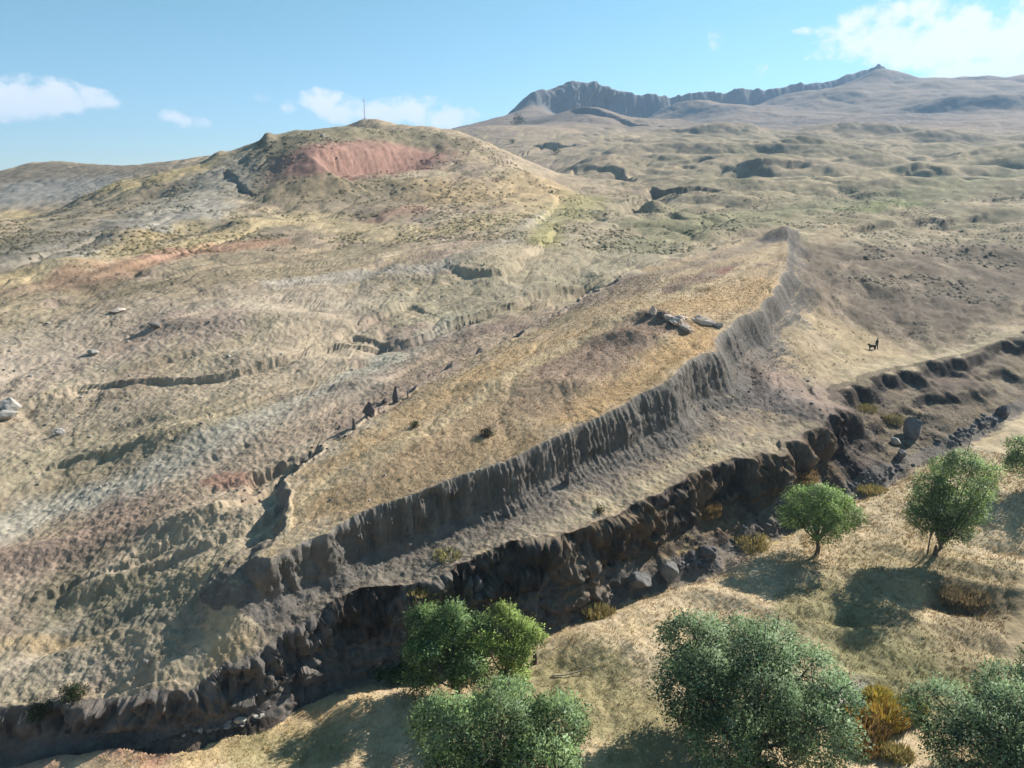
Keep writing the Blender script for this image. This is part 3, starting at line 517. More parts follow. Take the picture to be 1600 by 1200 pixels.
# the ridge: deck, wall and terrace
deck = I['t'] < 0
dk = np.broadcast_to(np.float32((.375,.29,.185)), C.shape).copy()
dw = np.where(I['arc'] > 168, sstep(.8, -5.5, I['d'] + 5 * nz2 + 2 * nz4), sstep(.12, -.5, I['t'] + .5 * nz2 + .25 * nz3)) * (RR < 215) * deck
C = C + (dk + (nz2 * .07)[..., None] - C) * dw[..., None]
C = lerp(C, (.30,.225,.14), dw * sstep(-.1, .4, nz3 + nz2) * .55)
for px, wm, col, k in [
    ([(470,790),(560,700),(650,640),(740,590),(830,540)], 2.0, ORANGE, .8), ([(900,640),(1000,590),(1060,550),(1110,520)], 2.6, (.42,.285,.14), .75), ([(1060,480),(1150,470),(1200,440)], 3.5, (.40,.285,.155), .75),
    ([(560,780),(700,720),(800,690)], 2.4, (.27,.20,.115), .75), ([(640,720),(760,660),(850,620)], 2.4, (.30,.22,.135), .6), ([(880,580),(960,540),(1015,508)], 3.2, (.225,.165,.132), .8), ([(850,620),(950,570)], 3, (.28,.21,.15), .6),
    ([(1050,450),(1120,425),(1180,410)], 2.4, (.235,.18,.14), .8), ([(930,472),(1040,428),(1120,402),(1200,372)], 2.6, (.25,.205,.155), .75), ([(1130,425),(1150,420)], 1.6, (.25,.13,.10), .7),
    ([(420,850),(470,780),(540,735),(640,680),(740,625),(850,560),(960,500),(1060,460),(1150,425),(1215,385)], .95, (.43,.345,.215), .8), ([(1010,470),(1040,440),(1080,420)], .8, (.44,.36,.24), .7),
    ([(840,505),(920,465),(990,430)], 2.0, (.2,.165,.14), .6)]: stroke(px, wm, col, k, .45)
lft = (RR < 215) & (I['t'] >= 0) & (I['t'] < 1.0)
C = lerp(C, (.165,.15,.135), lft * sstep(.08, .3, slope) * .9)
stroke([(1208,371),(1232,367),(1238,380)], 3.2, (.135,.12,.11), .9, .4)
terr = (I['t2'] < 0) & (AA > -.45) & (AA < .5) & (RR < 80) & (I['d'] > 0) & (I['dR'] > -9)
C = lerp(C, (.25,.205,.15), terr * .85 * sstep(-9, -6, I['dR']))
C = lerp(C, (.36,.29,.175), terr * sstep(.05, .35, nz2 + .5 * nz4) * .7)
C = lerp(C, (.31,.265,.18), terr * (1 - sstep(.3, 1.1, np.abs(I['dR'] + 1.6 + .6 * nz2))) * .8)
wallm = ((I['t'] > -.12) & (I['t'] < 1.5) & (I['d'] > -.5) & (AA > -.5) & (I['arc'] > 3) & (RR < 180)) * (1 - sstep(161, 167, I['arc']))
C = lerp(C, (.112,.104,.094), wallm * sstep(.06, .25, slope) * .95)
C = lerp(C, (.25,.235,.205), wallm * sstep(.12, .3, slope) * sstep(.25, -.1, I['t']) * .8)
C = lerp(C, (.175,.165,.148), wallm * sstep(.05, .35, pn(I['arc'] / .8, I['t'] * .7, 401)) * .6)
talus = (I['t'] >= .6) & (I['d'] < 8) & (AA > -.5) & (I['arc'] > 60) & (I['arc'] < 160) & (RR < 100)
C = lerp(C, (.15,.136,.12), talus * (1 - sstep(2, 5, I['d'] + 1.5 * nz2)) * .75)
# ravine bank: dark wet-looking marl with dry weeds on its ledges
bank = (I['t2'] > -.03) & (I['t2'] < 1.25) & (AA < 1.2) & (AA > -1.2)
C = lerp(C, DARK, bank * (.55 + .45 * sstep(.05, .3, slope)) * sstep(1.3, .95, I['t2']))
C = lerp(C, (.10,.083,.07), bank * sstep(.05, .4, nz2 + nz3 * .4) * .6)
C = lerp(C, (.29,.225,.115), bank * sstep(.34, .12, slope) * sstep(.25, .5, I['t2']) * sstep(-.05, .25, nz2 + .3 * nz1) * sstep(-.1, .15, AA + .12 * nz1) * (1 - .65 * sstep(.33, .42, AA)) * .8)
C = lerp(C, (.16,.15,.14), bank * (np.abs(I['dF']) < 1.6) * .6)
for px, wm in [([(1085,795),(1130,805)], 1.3), ([(1110,820),(1160,812)], 1.1), ([(1190,775),(1260,748),(1300,745)], 1.3), ([(980,870),(1060,850)], 1.0), ([(880,930),(940,905)], .9), ([(1340,640),(1400,655)], 1.6)]: stroke(px, wm * .8, (.225,.16,.095), .35, 1.1)
# meadow
mead = (I['t2'] >= 1.0) & (I['dF'] > -.3)
mc = np.broadcast_to(np.float32((.49,.40,.26)), C.shape)
mm_ = mead * sstep(.1, 1.0, I['dF'] + nz3)
C = C + (mc - C) * mm_[..., None]
C = lerp(C, (.34,.265,.16), mm_ * sstep(-.1, .5, nz3 * .6 + .8 * nz2) * .6)
C = lerp(C, (.46,.37,.215), mm_ * sstep(.0, .5, nz2) * .6)
ONLY = mm_
for px, wm, col, k in [([(1330,980),(1420,1000),(1480,1040)], 5, (.185,.18,.085), .8), ([(1350,920),(1450,900),(1560,930)], 4, (.24,.205,.105), .6), ([(900,1060),(950,1110),(1000,1150)], 3.6, (.235,.215,.10), .75), ([(1400,1060),(1500,1080)], 3, (.2,.19,.09), .7),
    ([(1480,930),(1520,950)], 2.2, (.13,.105,.06), .8), ([(1340,1085),(1325,1110)], 1.4, (.42,.40,.37), .9), ([(180,1160),(250,1170)], 1.6, (.36,.20,.135), .9), ([(80,1185),(20,1200)], 1.2, (.36,.2,.14), .7),
    ([(560,1100),(420,1130),(300,1180)], 1.2, (.40,.29,.14), .6), ([(1130,860),(1210,830),(1340,775)], .9, (.44,.34,.12), .7), ([(400,1180),(520,1170)], 1.6, (.25,.23,.10), .6), ([(1500,1000),(1590,960)], 4, (.25,.2,.12), .7)]: stroke(px, wm, col, k)
ONLY = None
# far mountain: banded limestone over drab slopes
mt = sstep(620, 900, RR)
C = lerp(C, (.235,.185,.145), mt * .85); C = lerp(C, (.19,.16,.14), mt * sstep(0, .3, fbm(X, Y, 120, 3, 351, .5, lim)) * .7)
C = lerp(C, (.15,.152,.158), sstep(800, 1000, RR) * sstep(.07, .2, slope))
C *= (1 + .20 * np.clip(nz3, -1, 1) + .26 * np.clip(nz4, -1, 1) * (.5 + .5 * slope_land))[..., None]
gl = C.mean(-1, keepdims=True); C = (gl + (C - gl) * .94) * np.float32((1.08, 1.03, 1.0)); C = np.clip(C, .02, .8)
print('soil', time.time() - T0)

# ------------------------------------------------------------------ materials
MATS = {}
def new_mat(name):
    m = bpy.data.materials.new(name); m.use_nodes = True; nt = m.node_tree; b = nt.nodes['Principled BSDF']
    b.inputs['Roughness'].default_value = .95; b.inputs['Specular IOR Level'].default_value = .15; MATS[name] = m; return m, nt, b
def noise_node(nt, scale, detail=3, rough=.6, vec=None):
    n = nt.nodes.new('ShaderNodeTexNoise'); n.inputs['Scale'].default_value = scale; n.inputs['Detail'].default_value = detail; n.inputs['Roughness'].default_value = rough
    if vec is not None: nt.links.new(vec, n.inputs['Vector'])
    return n.outputs[0]
def mix_mul(nt, a, fac_out, lo, hi):
    mr = nt.nodes.new('ShaderNodeMapRange'); nt.links.new(fac_out, mr.inputs[0]); mr.inputs[1].default_value = .25; mr.inputs[2].default_value = .75
    mr.inputs[3].default_value = lo; mr.inputs[4].default_value = hi
    v = nt.nodes.new('ShaderNodeVectorMath'); v.operation = 'SCALE'; nt.links.new(a, v.inputs[0]); nt.links.new(mr.outputs[0], v.inputs[3]); return v.outputs[0]
def soil_material():
    m, nt, b = new_mat('soil_and_dry_grass'); L = nt.links
    at = nt.nodes.new('ShaderNodeAttribute'); at.attribute_name = 'soil'
    tc = nt.nodes.new('ShaderNodeTexCoord'); o = tc.outputs['Object']
    n1 = noise_node(nt, 2.6, 4, .7, o); n2 = noise_node(nt, .55, 3, .6, o)
    c = mix_mul(nt, at.outputs['Color'], n1, .80, 1.19); c = mix_mul(nt, c, n2, .86, 1.14); L.new(c, b.inputs['Base Color'])
    bp = nt.nodes.new('ShaderNodeBump'); bp.inputs['Strength'].default_value = .55; bp.inputs['Distance'].default_value = .22
    L.new(n1, bp.inputs['Height']); L.new(bp.outputs[0], b.inputs['Normal']); b.inputs['Specular IOR Level'].default_value = .05
    return m
SOIL = soil_material()
def attr_material(name, attr='tint', trans=0.0, bump=0.0, scale=6.0, rough=.8):
    m, nt, b = new_mat(name); L = nt.links
    at = nt.nodes.new('ShaderNodeAttribute'); at.attribute_name = attr; b.inputs['Roughness'].default_value = rough
    L.new(at.outputs['Color'], b.inputs['Base Color'])
    if trans:
        tr = nt.nodes.new('ShaderNodeBsdfTranslucent'); L.new(at.outputs['Color'], tr.inputs[0])
        mx = nt.nodes.new('ShaderNodeMixShader'); mx.inputs[0].default_value = trans
        L.new(b.outputs[0], mx.inputs[1]); L.new(tr.outputs[0], mx.inputs[2]); L.new(mx.outputs[0], nt.nodes['Material Output'].inputs[0])
    return m
LEAF = attr_material('willow_leaf', trans=.45, rough=.5); BLADE = attr_material('dry_blade', trans=.2)
def stone_material(name, col, lo=.6, hi=1.35, sc=2.0):
    m, nt, b = new_mat(name); L = nt.links; tc = nt.nodes.new('ShaderNodeTexCoord'); o = tc.outputs['Object']
    rgb = nt.nodes.new('ShaderNodeRGB'); rgb.outputs[0].default_value = (*col, 1)
    n1 = noise_node(nt, sc, 6, .7, o); n2 = noise_node(nt, sc * 5, 3, .6, o)
    c = mix_mul(nt, mix_mul(nt, rgb.outputs[0], n1, lo, hi), n2, .8, 1.2); L.new(c, b.inputs['Base Color'])
    bp = nt.nodes.new('ShaderNodeBump'); bp.inputs['Strength'].default_value = .6; bp.inputs['Distance'].default_value = .08; L.new(n2, bp.inputs['Height']); L.new(bp.outputs[0], b.inputs['Normal'])
    return m
ST_GREY = stone_material('grey_stone', (.18,.172,.165)); ST_PALE = stone_material('pale_stone', (.38,.355,.32)); ST_DARK = stone_material('dark_stone', (.12,.11,.108)); ST_PINK = stone_material('pinkish_stone', (.56,.46,.38))
BARK = stone_material('bark', (.13,.10,.08), sc=5); TWIG = stone_material('grey_twig', (.30,.27,.24), sc=5)
def plain(name, col, rough=.8, metal=0):
    m, nt, b = new_mat(name); tc = nt.nodes.new('ShaderNodeTexCoord'); rgb = nt.nodes.new('ShaderNodeRGB'); rgb.outputs[0].default_value = (*col, 1)
    nt.links.new(mix_mul(nt, rgb.outputs[0], noise_node(nt, 9, 3, .6, tc.outputs['Object']), .8, 1.2), b.inputs['Base Color']); b.inputs['Roughness'].default_value = rough; b.inputs['Metallic'].default_value = metal; return m

# ------------------------------------------------------------------ objects
def tag(o, label=None, cat=None, group=None, kind=None):
    if label: o['label'] = label
    if cat: o['category'] = cat
    if group: o['group'] = group
    if kind: o['kind'] = kind
    return o
def link(name, me, mat=None, parent=None, loc=None):
    o = bpy.data.objects.new(name, me); COL.objects.link(o)
    if mat is not None and me is not None and not me.materials: me.materials.append(mat)
    if parent is not None: o.parent = parent
    if loc is not None: o.location = loc
    return o
def empty(name, loc, rz=0):
    o = bpy.data.objects.new(name, None); COL.objects.link(o); o.location = loc; o.rotation_euler = (0, 0, rz); o.empty_display_size = .3; return o
def raw_mesh(name, V, F, tint=None, attr='tint', smooth=False):     # V (n,3), F (m,k) all faces with k corners
    me = bpy.data.meshes.new(name); V = np.asarray(V, np.float32); F = np.asarray(F, np.int32); n, k = F.shape
    me.vertices.add(len(V)); me.vertices.foreach_set('co', V.ravel()); me.loops.add(n * k); me.loops.foreach_set('vertex_index', F.ravel())
    me.polygons.add(n); me.polygons.foreach_set('loop_start', np.arange(n, dtype=np.int32) * k)
    if smooth: me.polygons.foreach_set('use_smooth', np.ones(n, bool))
    me.update(calc_edges=True)
    if tint is not None:
        ca = me.color_attributes.new(attr, 'FLOAT_COLOR', 'POINT'); t = np.ones((len(V), 4), np.float32); t[:, :3] = tint; ca.data.foreach_set('color', t.ravel())
    return me

# --- land, cut into its pieces
idx = np.arange(NR * NC, dtype=np.int32).reshape(NR, NC); jn = np.roll(np.arange(NC), -1)
F = np.stack([idx[:-1], idx[:-1][:, jn], idx[1:][:, jn], idx[1:]], -1)
reg = np.zeros((NR - 1, NC), np.int8)
c_ = lambda a: a[:-1]
reg[c_(RR) > 640] = 1
reg[(c_(AA) < .16) & (c_(AA) > -.75) & (c_(RR) > 150) & (c_(RR) < 640)] = 2
reg[(c_(I['t']) < 1.0) & (c_(RR) < 215)] = 3
reg[(c_(I['t2']) > 0)] = 4
reg[(c_(I['t2']) > 1.0)] = 5
reg[(np.abs(c_(I['dF'])) < 1.5) & (c_(I['t2']) > .6) & (c_(RR) < 130)] = 6
names = ['hillside', 'mountain', 'red_hill', 'boat_shaped_ridge', 'ravine_bank', 'meadow', 'stream_bed']
VV = np.stack([X, Y, Z], -1).reshape(-1, 3).astype(np.float32); CC = C.reshape(-1, 3); NV = Nn.reshape(-1, 3).astype(np.float32)
for k, nm in enumerate(names):
    f = F[reg == k].reshape(-1, 4)
    if not len(f): continue
    used, inv = np.unique(f.ravel(), return_inverse=True)
    me = raw_mesh(nm, VV[used], inv.reshape(-1, 4)[:, ::1], CC[used], 'soil', True)
    me.normals_split_custom_set_from_vertices([tuple(v) for v in NV[used].tolist()])
    tag(link(nm, me, SOIL), kind='structure')
print('land built', time.time() - T0)

# --- air
def haze_box():
    zmin, zmax = float(Z.min()) - 2, max(float(Z.max()), CAMZ) + 25
    R_ = 3450; V = [(x, y, z) for z in (zmin, zmax) for x, y in ((-R_, -R_), (R_, -R_), (R_, R_), (-R_, R_))]
    F_ = [(0,3,2,1),(4,5,6,7),(0,1,5,4),(1,2,6,5),(2,3,7,6),(3,0,4,7)]
    m = bpy.data.materials.new('thin_haze'); m.use_nodes = True; nt = m.node_tree; nt.nodes.remove(nt.nodes['Principled BSDF'])
    pv = nt.nodes.new('ShaderNodeVolumePrincipled'); pv.inputs['Color'].default_value = (.46, .70, 1.0, 1); pv.inputs['Density'].default_value = .00019; pv.inputs['Anisotropy'].default_value = .2
    for q_ in ('Density Attribute', 'Color Attribute', 'Temperature Attribute'): pv.inputs[q_].default_value = ''
    nt.links.new(pv.outputs[0], nt.nodes['Material Output'].inputs['Volume'])
    tag(link('haze', raw_mesh('haze', V, F_), m), kind='stuff')
haze_box()
#== OBJECTS BEGIN
AT = lambda u, v: Vector(tab.at(u, v).tolist())
GZ = lambda x, y: tab.z(x, y)
def px_m(p): return (Vector(p) - Vector((0, 0, CAMZ))).length / FPX        # metres per photo point at that place
def soil_at(x, y):                      # soil colour under points
    a = np.arctan2(x, y); r = np.hypot(x, y); j = np.clip(((a + FA) / (2 * FA) * 939).round().astype(int), 0, 939)
    i = np.array([np.searchsorted(RR[:, jj], rr_) for jj, rr_ in zip(j, r)]).clip(0, NR - 1); return C[i, j], Nn[i, j], I['t2'][i, j], I['t'][i, j]
def tube(pts, rad, n=6):
    P = [Vector(p) for p in pts]; V = []; F_ = []
    for i, p in enumerate(P):
        t = (P[min(i+1, len(P)-1)] - P[max(i-1, 0)]).normalized(); a = t.orthogonal().normalized(); b = t.cross(a)
        for k in range(n): V.append(p + (a * math.cos(2*math.pi*k/n) + b * math.sin(2*math.pi*k/n)) * rad[i])
    for i in range(len(P) - 1):
        for k in range(n): F_.append((i*n+k, i*n+(k+1) % n, (i+1)*n+(k+1) % n, (i+1)*n+k))
    V.append(P[-1] + (P[-1] - P[-2]).normalized() * rad[-1]); c = len(V) - 1; b0 = (len(P)-1) * n
    for k in range(n): F_.append((b0+k, b0+(k+1) % n, c, c))
    return V, F_
def tube_mesh(name, pts, rad, n=6):
    V, F_ = tube(pts, rad, n); me = bpy.data.meshes.new(name); me.from_pydata([tuple(v) for v in V], [], [f if f[2] != f[3] else f[:3] for f in F_]); me.polygons.foreach_set('use_smooth', np.ones(len(me.polygons), bool)); return me

# --- willows and their like
def foliage(lobes, nleaf, leaf, cols, rng, inner=.25, droop=-.15):
    area = np.array([(l[3]*l[4] + l[4]*l[5] + l[3]*l[5]) for l in lobes]); per = 26
    V = np.empty((0, 3)); CA = []; W = []
    ncl = np.maximum(3, (area / area.sum() * nleaf / per)).astype(int)
    cen = []; out = []; tone = []
    for l, n in zip(lobes, ncl):
        tl = rng.uniform(.78, 1.16)
        d = rng.normal(size=(n * 2, 3)); d[:, 2] += .25; d /= np.linalg.norm(d, axis=1, keepdims=True)
        rad = rng.uniform(.55, 1.04, n * 2)**.6
        p = np.array(l[:3]) + d * np.array(l[3:6]) * rad[:, None]
        keep = np.ones(len(p), bool)
        for l2 in lobes:
            if l2 is l: continue
            q = np.sum(((p - np.array(l2[:3])) / np.array(l2[3:6]))**2, 1); keep &= ~((q < .55) & (rng.random(len(p)) > inner))
        p, d = p[keep][:n], d[keep][:n]; cen.append(p); out.append(d); tone.append(np.full(len(p), tl))
    cen = np.vstack(cen); out = np.vstack(out); nc = len(cen); m = max(6, nleaf // nc)
    shade = rng.uniform(.7, 1.22, nc) * np.concatenate(tone); pick = rng.random(nc)
    s = leaf * 1.15
    P = np.repeat(cen, m, 0) + rng.normal(size=(nc * m, 3)) * np.array([s, s, s * .8]) * 1.2
    ax = np.repeat(out, m, 0) * .8 + rng.normal(size=(nc * m, 3)) * .65 + np.array([0, 0, droop + .1]); ax /= np.linalg.norm(ax, axis=1, keepdims=True)
    sd = np.cross(ax, rng.normal(size=(nc * m, 3))); sd /= np.linalg.norm(sd, axis=1, keepdims=True) + 1e-9
    L_ = leaf * rng.uniform(.7, 1.35, nc * m)[:, None]; Wd = L_ * rng.uniform(.34, .54, nc * m)[:, None]
    Q = np.stack([P - ax * L_ * .5, P + sd * Wd * .5 + ax * L_ * .05, P + ax * L_ * .5, P - sd * Wd * .5 + ax * L_ * .05], 1).reshape(-1, 3)
    c = np.asarray(cols, float); ci = (np.repeat(pick, m) * len(c)).astype(int).clip(0, len(c) - 1)
    col = c[ci] * np.repeat(shade, m)[:, None] * rng.uniform(.7, 1.3, (nc * m, 1)); col += rng.random((nc * m, 1)) * np.array([.018, .012, 0])
    nr_ = P - np.repeat(cen, m, 0); nr_ = np.repeat(out, m, 0) + nr_ / (np.linalg.norm(nr_, axis=1, keepdims=True) + 1e-9) * .45 + np.array([0, 0, .3]) + rng.normal(size=(nc * m, 3)) * .18
    nr_ /= np.linalg.norm(nr_, axis=1, keepdims=True)
    return Q, np.arange(len(Q), dtype=np.int32).reshape(-1, 4), np.repeat(col, 4, 0), np.repeat(nr_, 4, 0)
def leaf_mesh(name, Q, F_, col, nr_):
    me = raw_mesh(name, Q, F_, col, 'tint', True); me.normals_split_custom_set_from_vertices(nr_.astype(np.float32).tolist()); return me
def make_lobes(rng, R, z0, z1, n, squash=.85, flat=1.0, lean=(0, 0)):
    out = []; H = z1 - z0; zc = (z0 + z1) / 2
    for k in range(n):
        a = k * 2.39996 + rng.uniform(-.4, .4); h = (k + .5) / n; f = math.sin(math.pi * min(.97, .18 + .72 * (1 - h)))**.7
        rr = R * f * rng.uniform(.42, .80) if k < n - 1 else 0
        z = z0 + H * (.22 + .62 * h); s = R * rng.uniform(.22, .44)
        out.append((math.cos(a) * rr + lean[0] * h, math.sin(a) * rr * flat + lean[1] * h, z, s, s, s * squash * rng.uniform(.8, 1.05)))
    return out
GRN = [(.215,.35,.12), (.25,.39,.135), (.29,.43,.16), (.34,.46,.20)]
BLU = [(.215,.335,.165), (.25,.375,.185), (.30,.42,.23), (.37,.475,.30)]
LIM = [(.34,.48,.13), (.39,.52,.14), (.42,.54,.17), (.35,.46,.15)]
def tree(label, x, y, R, z0, z1, n, nleaf, leaf, cols, seed, stems=1, flat=1.0, lean=(0, 0), group='willow-like trees on the meadow', trunk_r=.16, extra=(), twigs=0):
    rng = np.random.default_rng(seed); z = GZ(x, y); root = empty('willow_tree', (x, y, z))
    tag(root, label, 'tree', group)
    lobes = make_lobes(rng, R, z0, z1, n, .85, flat, lean) + list(extra)
    link('crown', leaf_mesh('crown', *foliage(lobes, nleaf, leaf, cols, rng)), LEAF, root)
    fork = Vector((lean[0] * .2, lean[1] * .2, max(.7, z0 * .8)))
    for st in range(stems):
        o = Vector((rng.uniform(-.25, .25), rng.uniform(-.2, .2), -.25)) if stems > 1 else Vector((0, 0, -.25))
        mid = o.lerp(fork, .5) + Vector((rng.uniform(-.18, .18), rng.uniform(-.12, .12), 0)); f2 = fork + o * 1.6 + Vector((0, 0, .25))
        link('trunk', tube_mesh('trunk', [o, o.lerp(mid, .3), mid, f2], [trunk_r * 1.5, trunk_r * 1.1, trunk_r, trunk_r * .8], 8), BARK, root)
    for l in lobes:
        c = Vector(l[:3]); a = fork.copy(); a.z -= .15
        m1 = a.lerp(c, .4) + Vector((rng.uniform(-.3, .3), rng.uniform(-.3, .3), rng.uniform(0, .35))); end = a.lerp(c, 1.0 + rng.uniform(0, .35)); end.z += l[5] * .3
        link('limb', tube_mesh('limb', [a, m1, m1.lerp(end, .5) + Vector((0, 0, .15)), end], [trunk_r * .62, trunk_r * .42, trunk_r * .26, .02], 5), BARK, root)
    for k in range(twigs):
        a = rng.uniform(0, 6.28); b = Vector((math.cos(a) * R * .2, math.sin(a) * R * .25 - R * .35, z0 + (z1 - z0) * .72)); e = b + Vector((rng.uniform(-.8, .8), -rng.uniform(.2, .7), rng.uniform(.9, 1.6)))
        link('bare_twig', tube_mesh('bare_twig', [b, b.lerp(e, .5) + Vector((.1, 0, .05)), e], [.035, .025, .012], 4), TWIG, root)
    return root
def axy(u, v): p = AT(u, v); return p.x, p.y
def ux(u, v, Y): p = world_pt(u, v, Y); return float(p[0]), float(p[1])
tree('largest spreading green willow in the right foreground, filling the bottom edge', *ux(1172,1200,36.0), 5.7, .4, 8.3, 19, 78000, .185, BLU, 1, 3, 1.0, trunk_r=.26)
tree('wide bushy willow at the bottom edge, in front of two smaller trees', *ux(782,1190,33.4), 5.0, .2, 5.6, 15, 54000, .18, BLU[:3] + GRN[2:], 2, 3, .9, trunk_r=.2, twigs=9)
tree('dark green many-stemmed tree below the ravine, left of the lime green one', *axy(716,1088), 3.25, .9, 6.3, 11, 26000, .18, GRN[:3] + BLU[:2], 3, 3, 1.0, (-.7, .2), trunk_r=.15, extra=[(-2.6,.2,1.2,1.1,1.1,.8),(-.2,.3,5.9,.9,.9,.9)])
tree('lime green airy tree right beside the dark green one, below the ravine', *axy(786,1084), 2.2, 1.8, 6.5, 8, 13500, .17, LIM, 4, 2, 1.0, (.4, .3), trunk_r=.12, extra=[(.6,.2,1.2,1.1,1.0,.6)])
tree('round-headed tree with one bare leaning trunk beside the stream bed', *axy(1276,866), 3.9, 1.7, 6.4, 11, 22000, .18, GRN[1:] + LIM[:1], 5, 1, .9, (-.3, 0), trunk_r=.19)
tree('tall tree right of the round-headed one, its crown leaning right', *axy(1462,868), 3.8, 1.2, 10.2, 17, 31000, .18, GRN[1:] + BLU[3:] + LIM[:1], 6, 2, .9, (1.3, .4), trunk_r=.14, extra=[(.9,-.4,2.6,1.5,1.4,1.2),(-.9,0,3.2,1.3,1.3,1.1),(2.2,.2,3.8,1.5,1.4,1.2)])
tree('small pale green sapling tree standing at the foot of the tall tree', *axy(1449,866), 1.6, 2.2, 5.6, 5, 6500, .17, LIM[1:] + GRN[3:], 7, 1, 1.0, trunk_r=.07)
tree('grey-green willow cut by the bottom right corner of the picture', *ux(1572,1200,34.0), 5.2, .2, 5.2, 15, 46000, .18, BLU, 8, 3, .9, trunk_r=.22, extra=[(3.4,2.4,5.2,1.8,1.8,1.4)])
tree('green tree cut by the right edge of the picture, above the shaded hollow', *axy(1614,765), 3.0, .4, 5.6, 8, 12000, .19, GRN[1:] + BLU[2:3], 9, 2, .9, trunk_r=.16)

# --- shrubs, reeds and tall dry grass
def bush(name, label, u, v, R, H, nleaf, leaf, cols, seed, cat='shrub', group=None):
    rng = np.random.default_rng(seed); p = AT(u, v)
    lobes = [(math.cos(k * 2.4) * R * .5, math.sin(k * 2.4) * R * .45, H * rng.uniform(.35, .6), R * .55, R * .55, H * .45) for k in range(4)]
    root = empty(name, p); tag(root, label, cat, group); link('foliage', leaf_mesh('foliage', *foliage(lobes, nleaf, leaf, cols, rng, .6)), LEAF, root)
    for k in range(3): link('stem', tube_mesh('stem', [(0, 0, -.1), (math.cos(k*2.1)*R*.2, math.sin(k*2.1)*R*.2, H*.3), (math.cos(k*2.1)*R*.45, math.sin(k*2.1)*R*.45, H*.7)], [.04,.03,.015], 4), BARK, root)
DRK = [(.035,.06,.028), (.045,.075,.035), (.06,.085,.045)]
DRYB = [(.17,.12,.05), (.22,.15,.06), (.13,.09,.045)]
for i, (lab, u, v, R, H, n, cols) in enumerate([
    ('dark green shrub squatting on the ravine edge at the left', 112, 1092, .85, .75, 1500, DRK), ('second dark shrub on the ravine edge, nearer the left picture edge', 66, 1116, .9, .7, 1500, DRK),
    ('low green shrub at the left foot of the dark green tree', 618, 1062, .9, .9, 2000, GRN[:2] + BLU[:2]), ('low leafy shrub under the black bank, left of the trees', 590, 1058, .5, .6, 800, GRN[:2]),
    ('round grey-green bush half way along the flat top of the ridge', 760, 680, .55, .5, 1100, [(.06,.065,.045), (.09,.09,.065), (.12,.12,.09)]), ('tiny dark bush beside the footpath on the ridge top', 648, 666, .3, .3, 400, DRK),
    ('dark bush standing at the foot of the ridge wall', 936, 800, .5, .4, 500, [(.10,.10,.06), (.14,.13,.07)])]):
    bush('shrub', lab, u, v, R, H, n, .12, cols, 40 + i, 'shrub', 'low shrubs')
for i, (lab, u, v, R) in enumerate([('lone dark tree far off below the cliffs', 808, 195, 6.5), ('dark far tree at the head of the green valley', 868, 240, 2.6), ('small dark far tree left of the green valley head', 800, 224, 2.4)]):
    bush('far_tree', lab, u, v, R, R * 1.3, 500, R * .22, DRK, 60 + i, 'tree', 'lone far trees')
def reeds(name, label, u, v, R, H, n, cols, seed, group, cat='reeds', w=.045, spread=.55):
    rng = np.random.default_rng(seed); p = AT(u, v); m = px_m(p)
    a = rng.uniform(0, 6.283, n); rr = R * np.sqrt(rng.random(n)); bx, by = rr * np.cos(a), rr * np.sin(a) * .8
    bz = np.array([GZ(p.x + x, p.y + y) - p.z for x, y in zip(bx[::8], by[::8])]).repeat(8)[:n].clip(-.35, .35) - .05
    h = H * rng.uniform(.55, 1.15, n) * (1 - .35 * (rr / R)**2); la = a + rng.normal(0, .7, n); ln = h * rng.uniform(.1, spread, n)
    B = np.stack([bx, by, bz], 1); Tp = B + np.stack([np.cos(la) * ln, np.sin(la) * ln, h], 1); Mi = (B + Tp) / 2 + np.stack([0*h, 0*h, h * .1], 1)
    sd = np.stack([-np.sin(la + rng.normal(0, 1, n)), np.cos(la), 0*la], 1) * (w * rng.uniform(.6, 1.4, n))[:, None]
    Q = np.stack([B - sd, B + sd, Mi + sd * .8, Tp, Mi - sd * .8], 1).reshape(-1, 3); F_ = np.arange(n * 5, dtype=np.int32).reshape(-1, 5)
    c = np.asarray(cols)[rng.integers(0, len(cols), n)] * rng.uniform(.7, 1.3, (n, 1))
    o = link(name, raw_mesh(name, Q, F_, np.repeat(c, 5, 0)), BLADE, None, p); tag(o, label, cat, group); return o
GOLD = [(.54,.36,.07), (.58,.43,.10), (.50,.44,.11), (.54,.31,.07)]; RUST = [(.36,.22,.09), (.38,.26,.11), (.33,.24,.12)]; STRW = [(.44,.34,.14), (.40,.33,.13), (.36,.31,.12)]; DUN = [(.25,.19,.10), (.31,.235,.125), (.20,.155,.085)]
for i, (lab, u, v, R, H, n, cols) in enumerate([
    ('golden reed clump nearest the largest willow, orange at its foot', 1352, 1148, 1.25, 1.25, 1500, GOLD[:1] + RUST), ('yellow-green reed clump left of the grey-green corner willow', 1418, 1118, 1.0, 1.2, 1000, [(.36,.34,.07), (.42,.34,.06)]),
    ('tall golden reed clump in the middle of the reed bed', 1385, 1130, 1.2, 1.3, 1500, GOLD), ('yellow reed clump at the back of the reed bed', 1372, 1095, .9, 1.0, 800, GOLD[1:3]), ('rust-coloured reed tuft under the largest willow', 1290, 1108, .6, .7, 450, RUST),
    ('golden reed clump tucked against the right side of the largest willow', 1332, 1128, 1.0, 1.0, 900, GOLD), ('orange reed clump at the near end of the reed bed', 1345, 1172, 1.1, .9, 900, RUST + GOLD[:1]), ('low straw-coloured reed tuft in front of the reed bed', 1400, 1180, 1.0, .6, 600, STRW)]): reeds('reed_clump', lab, u, v, R, H, n, cols, 80 + i, 'golden reed clumps')
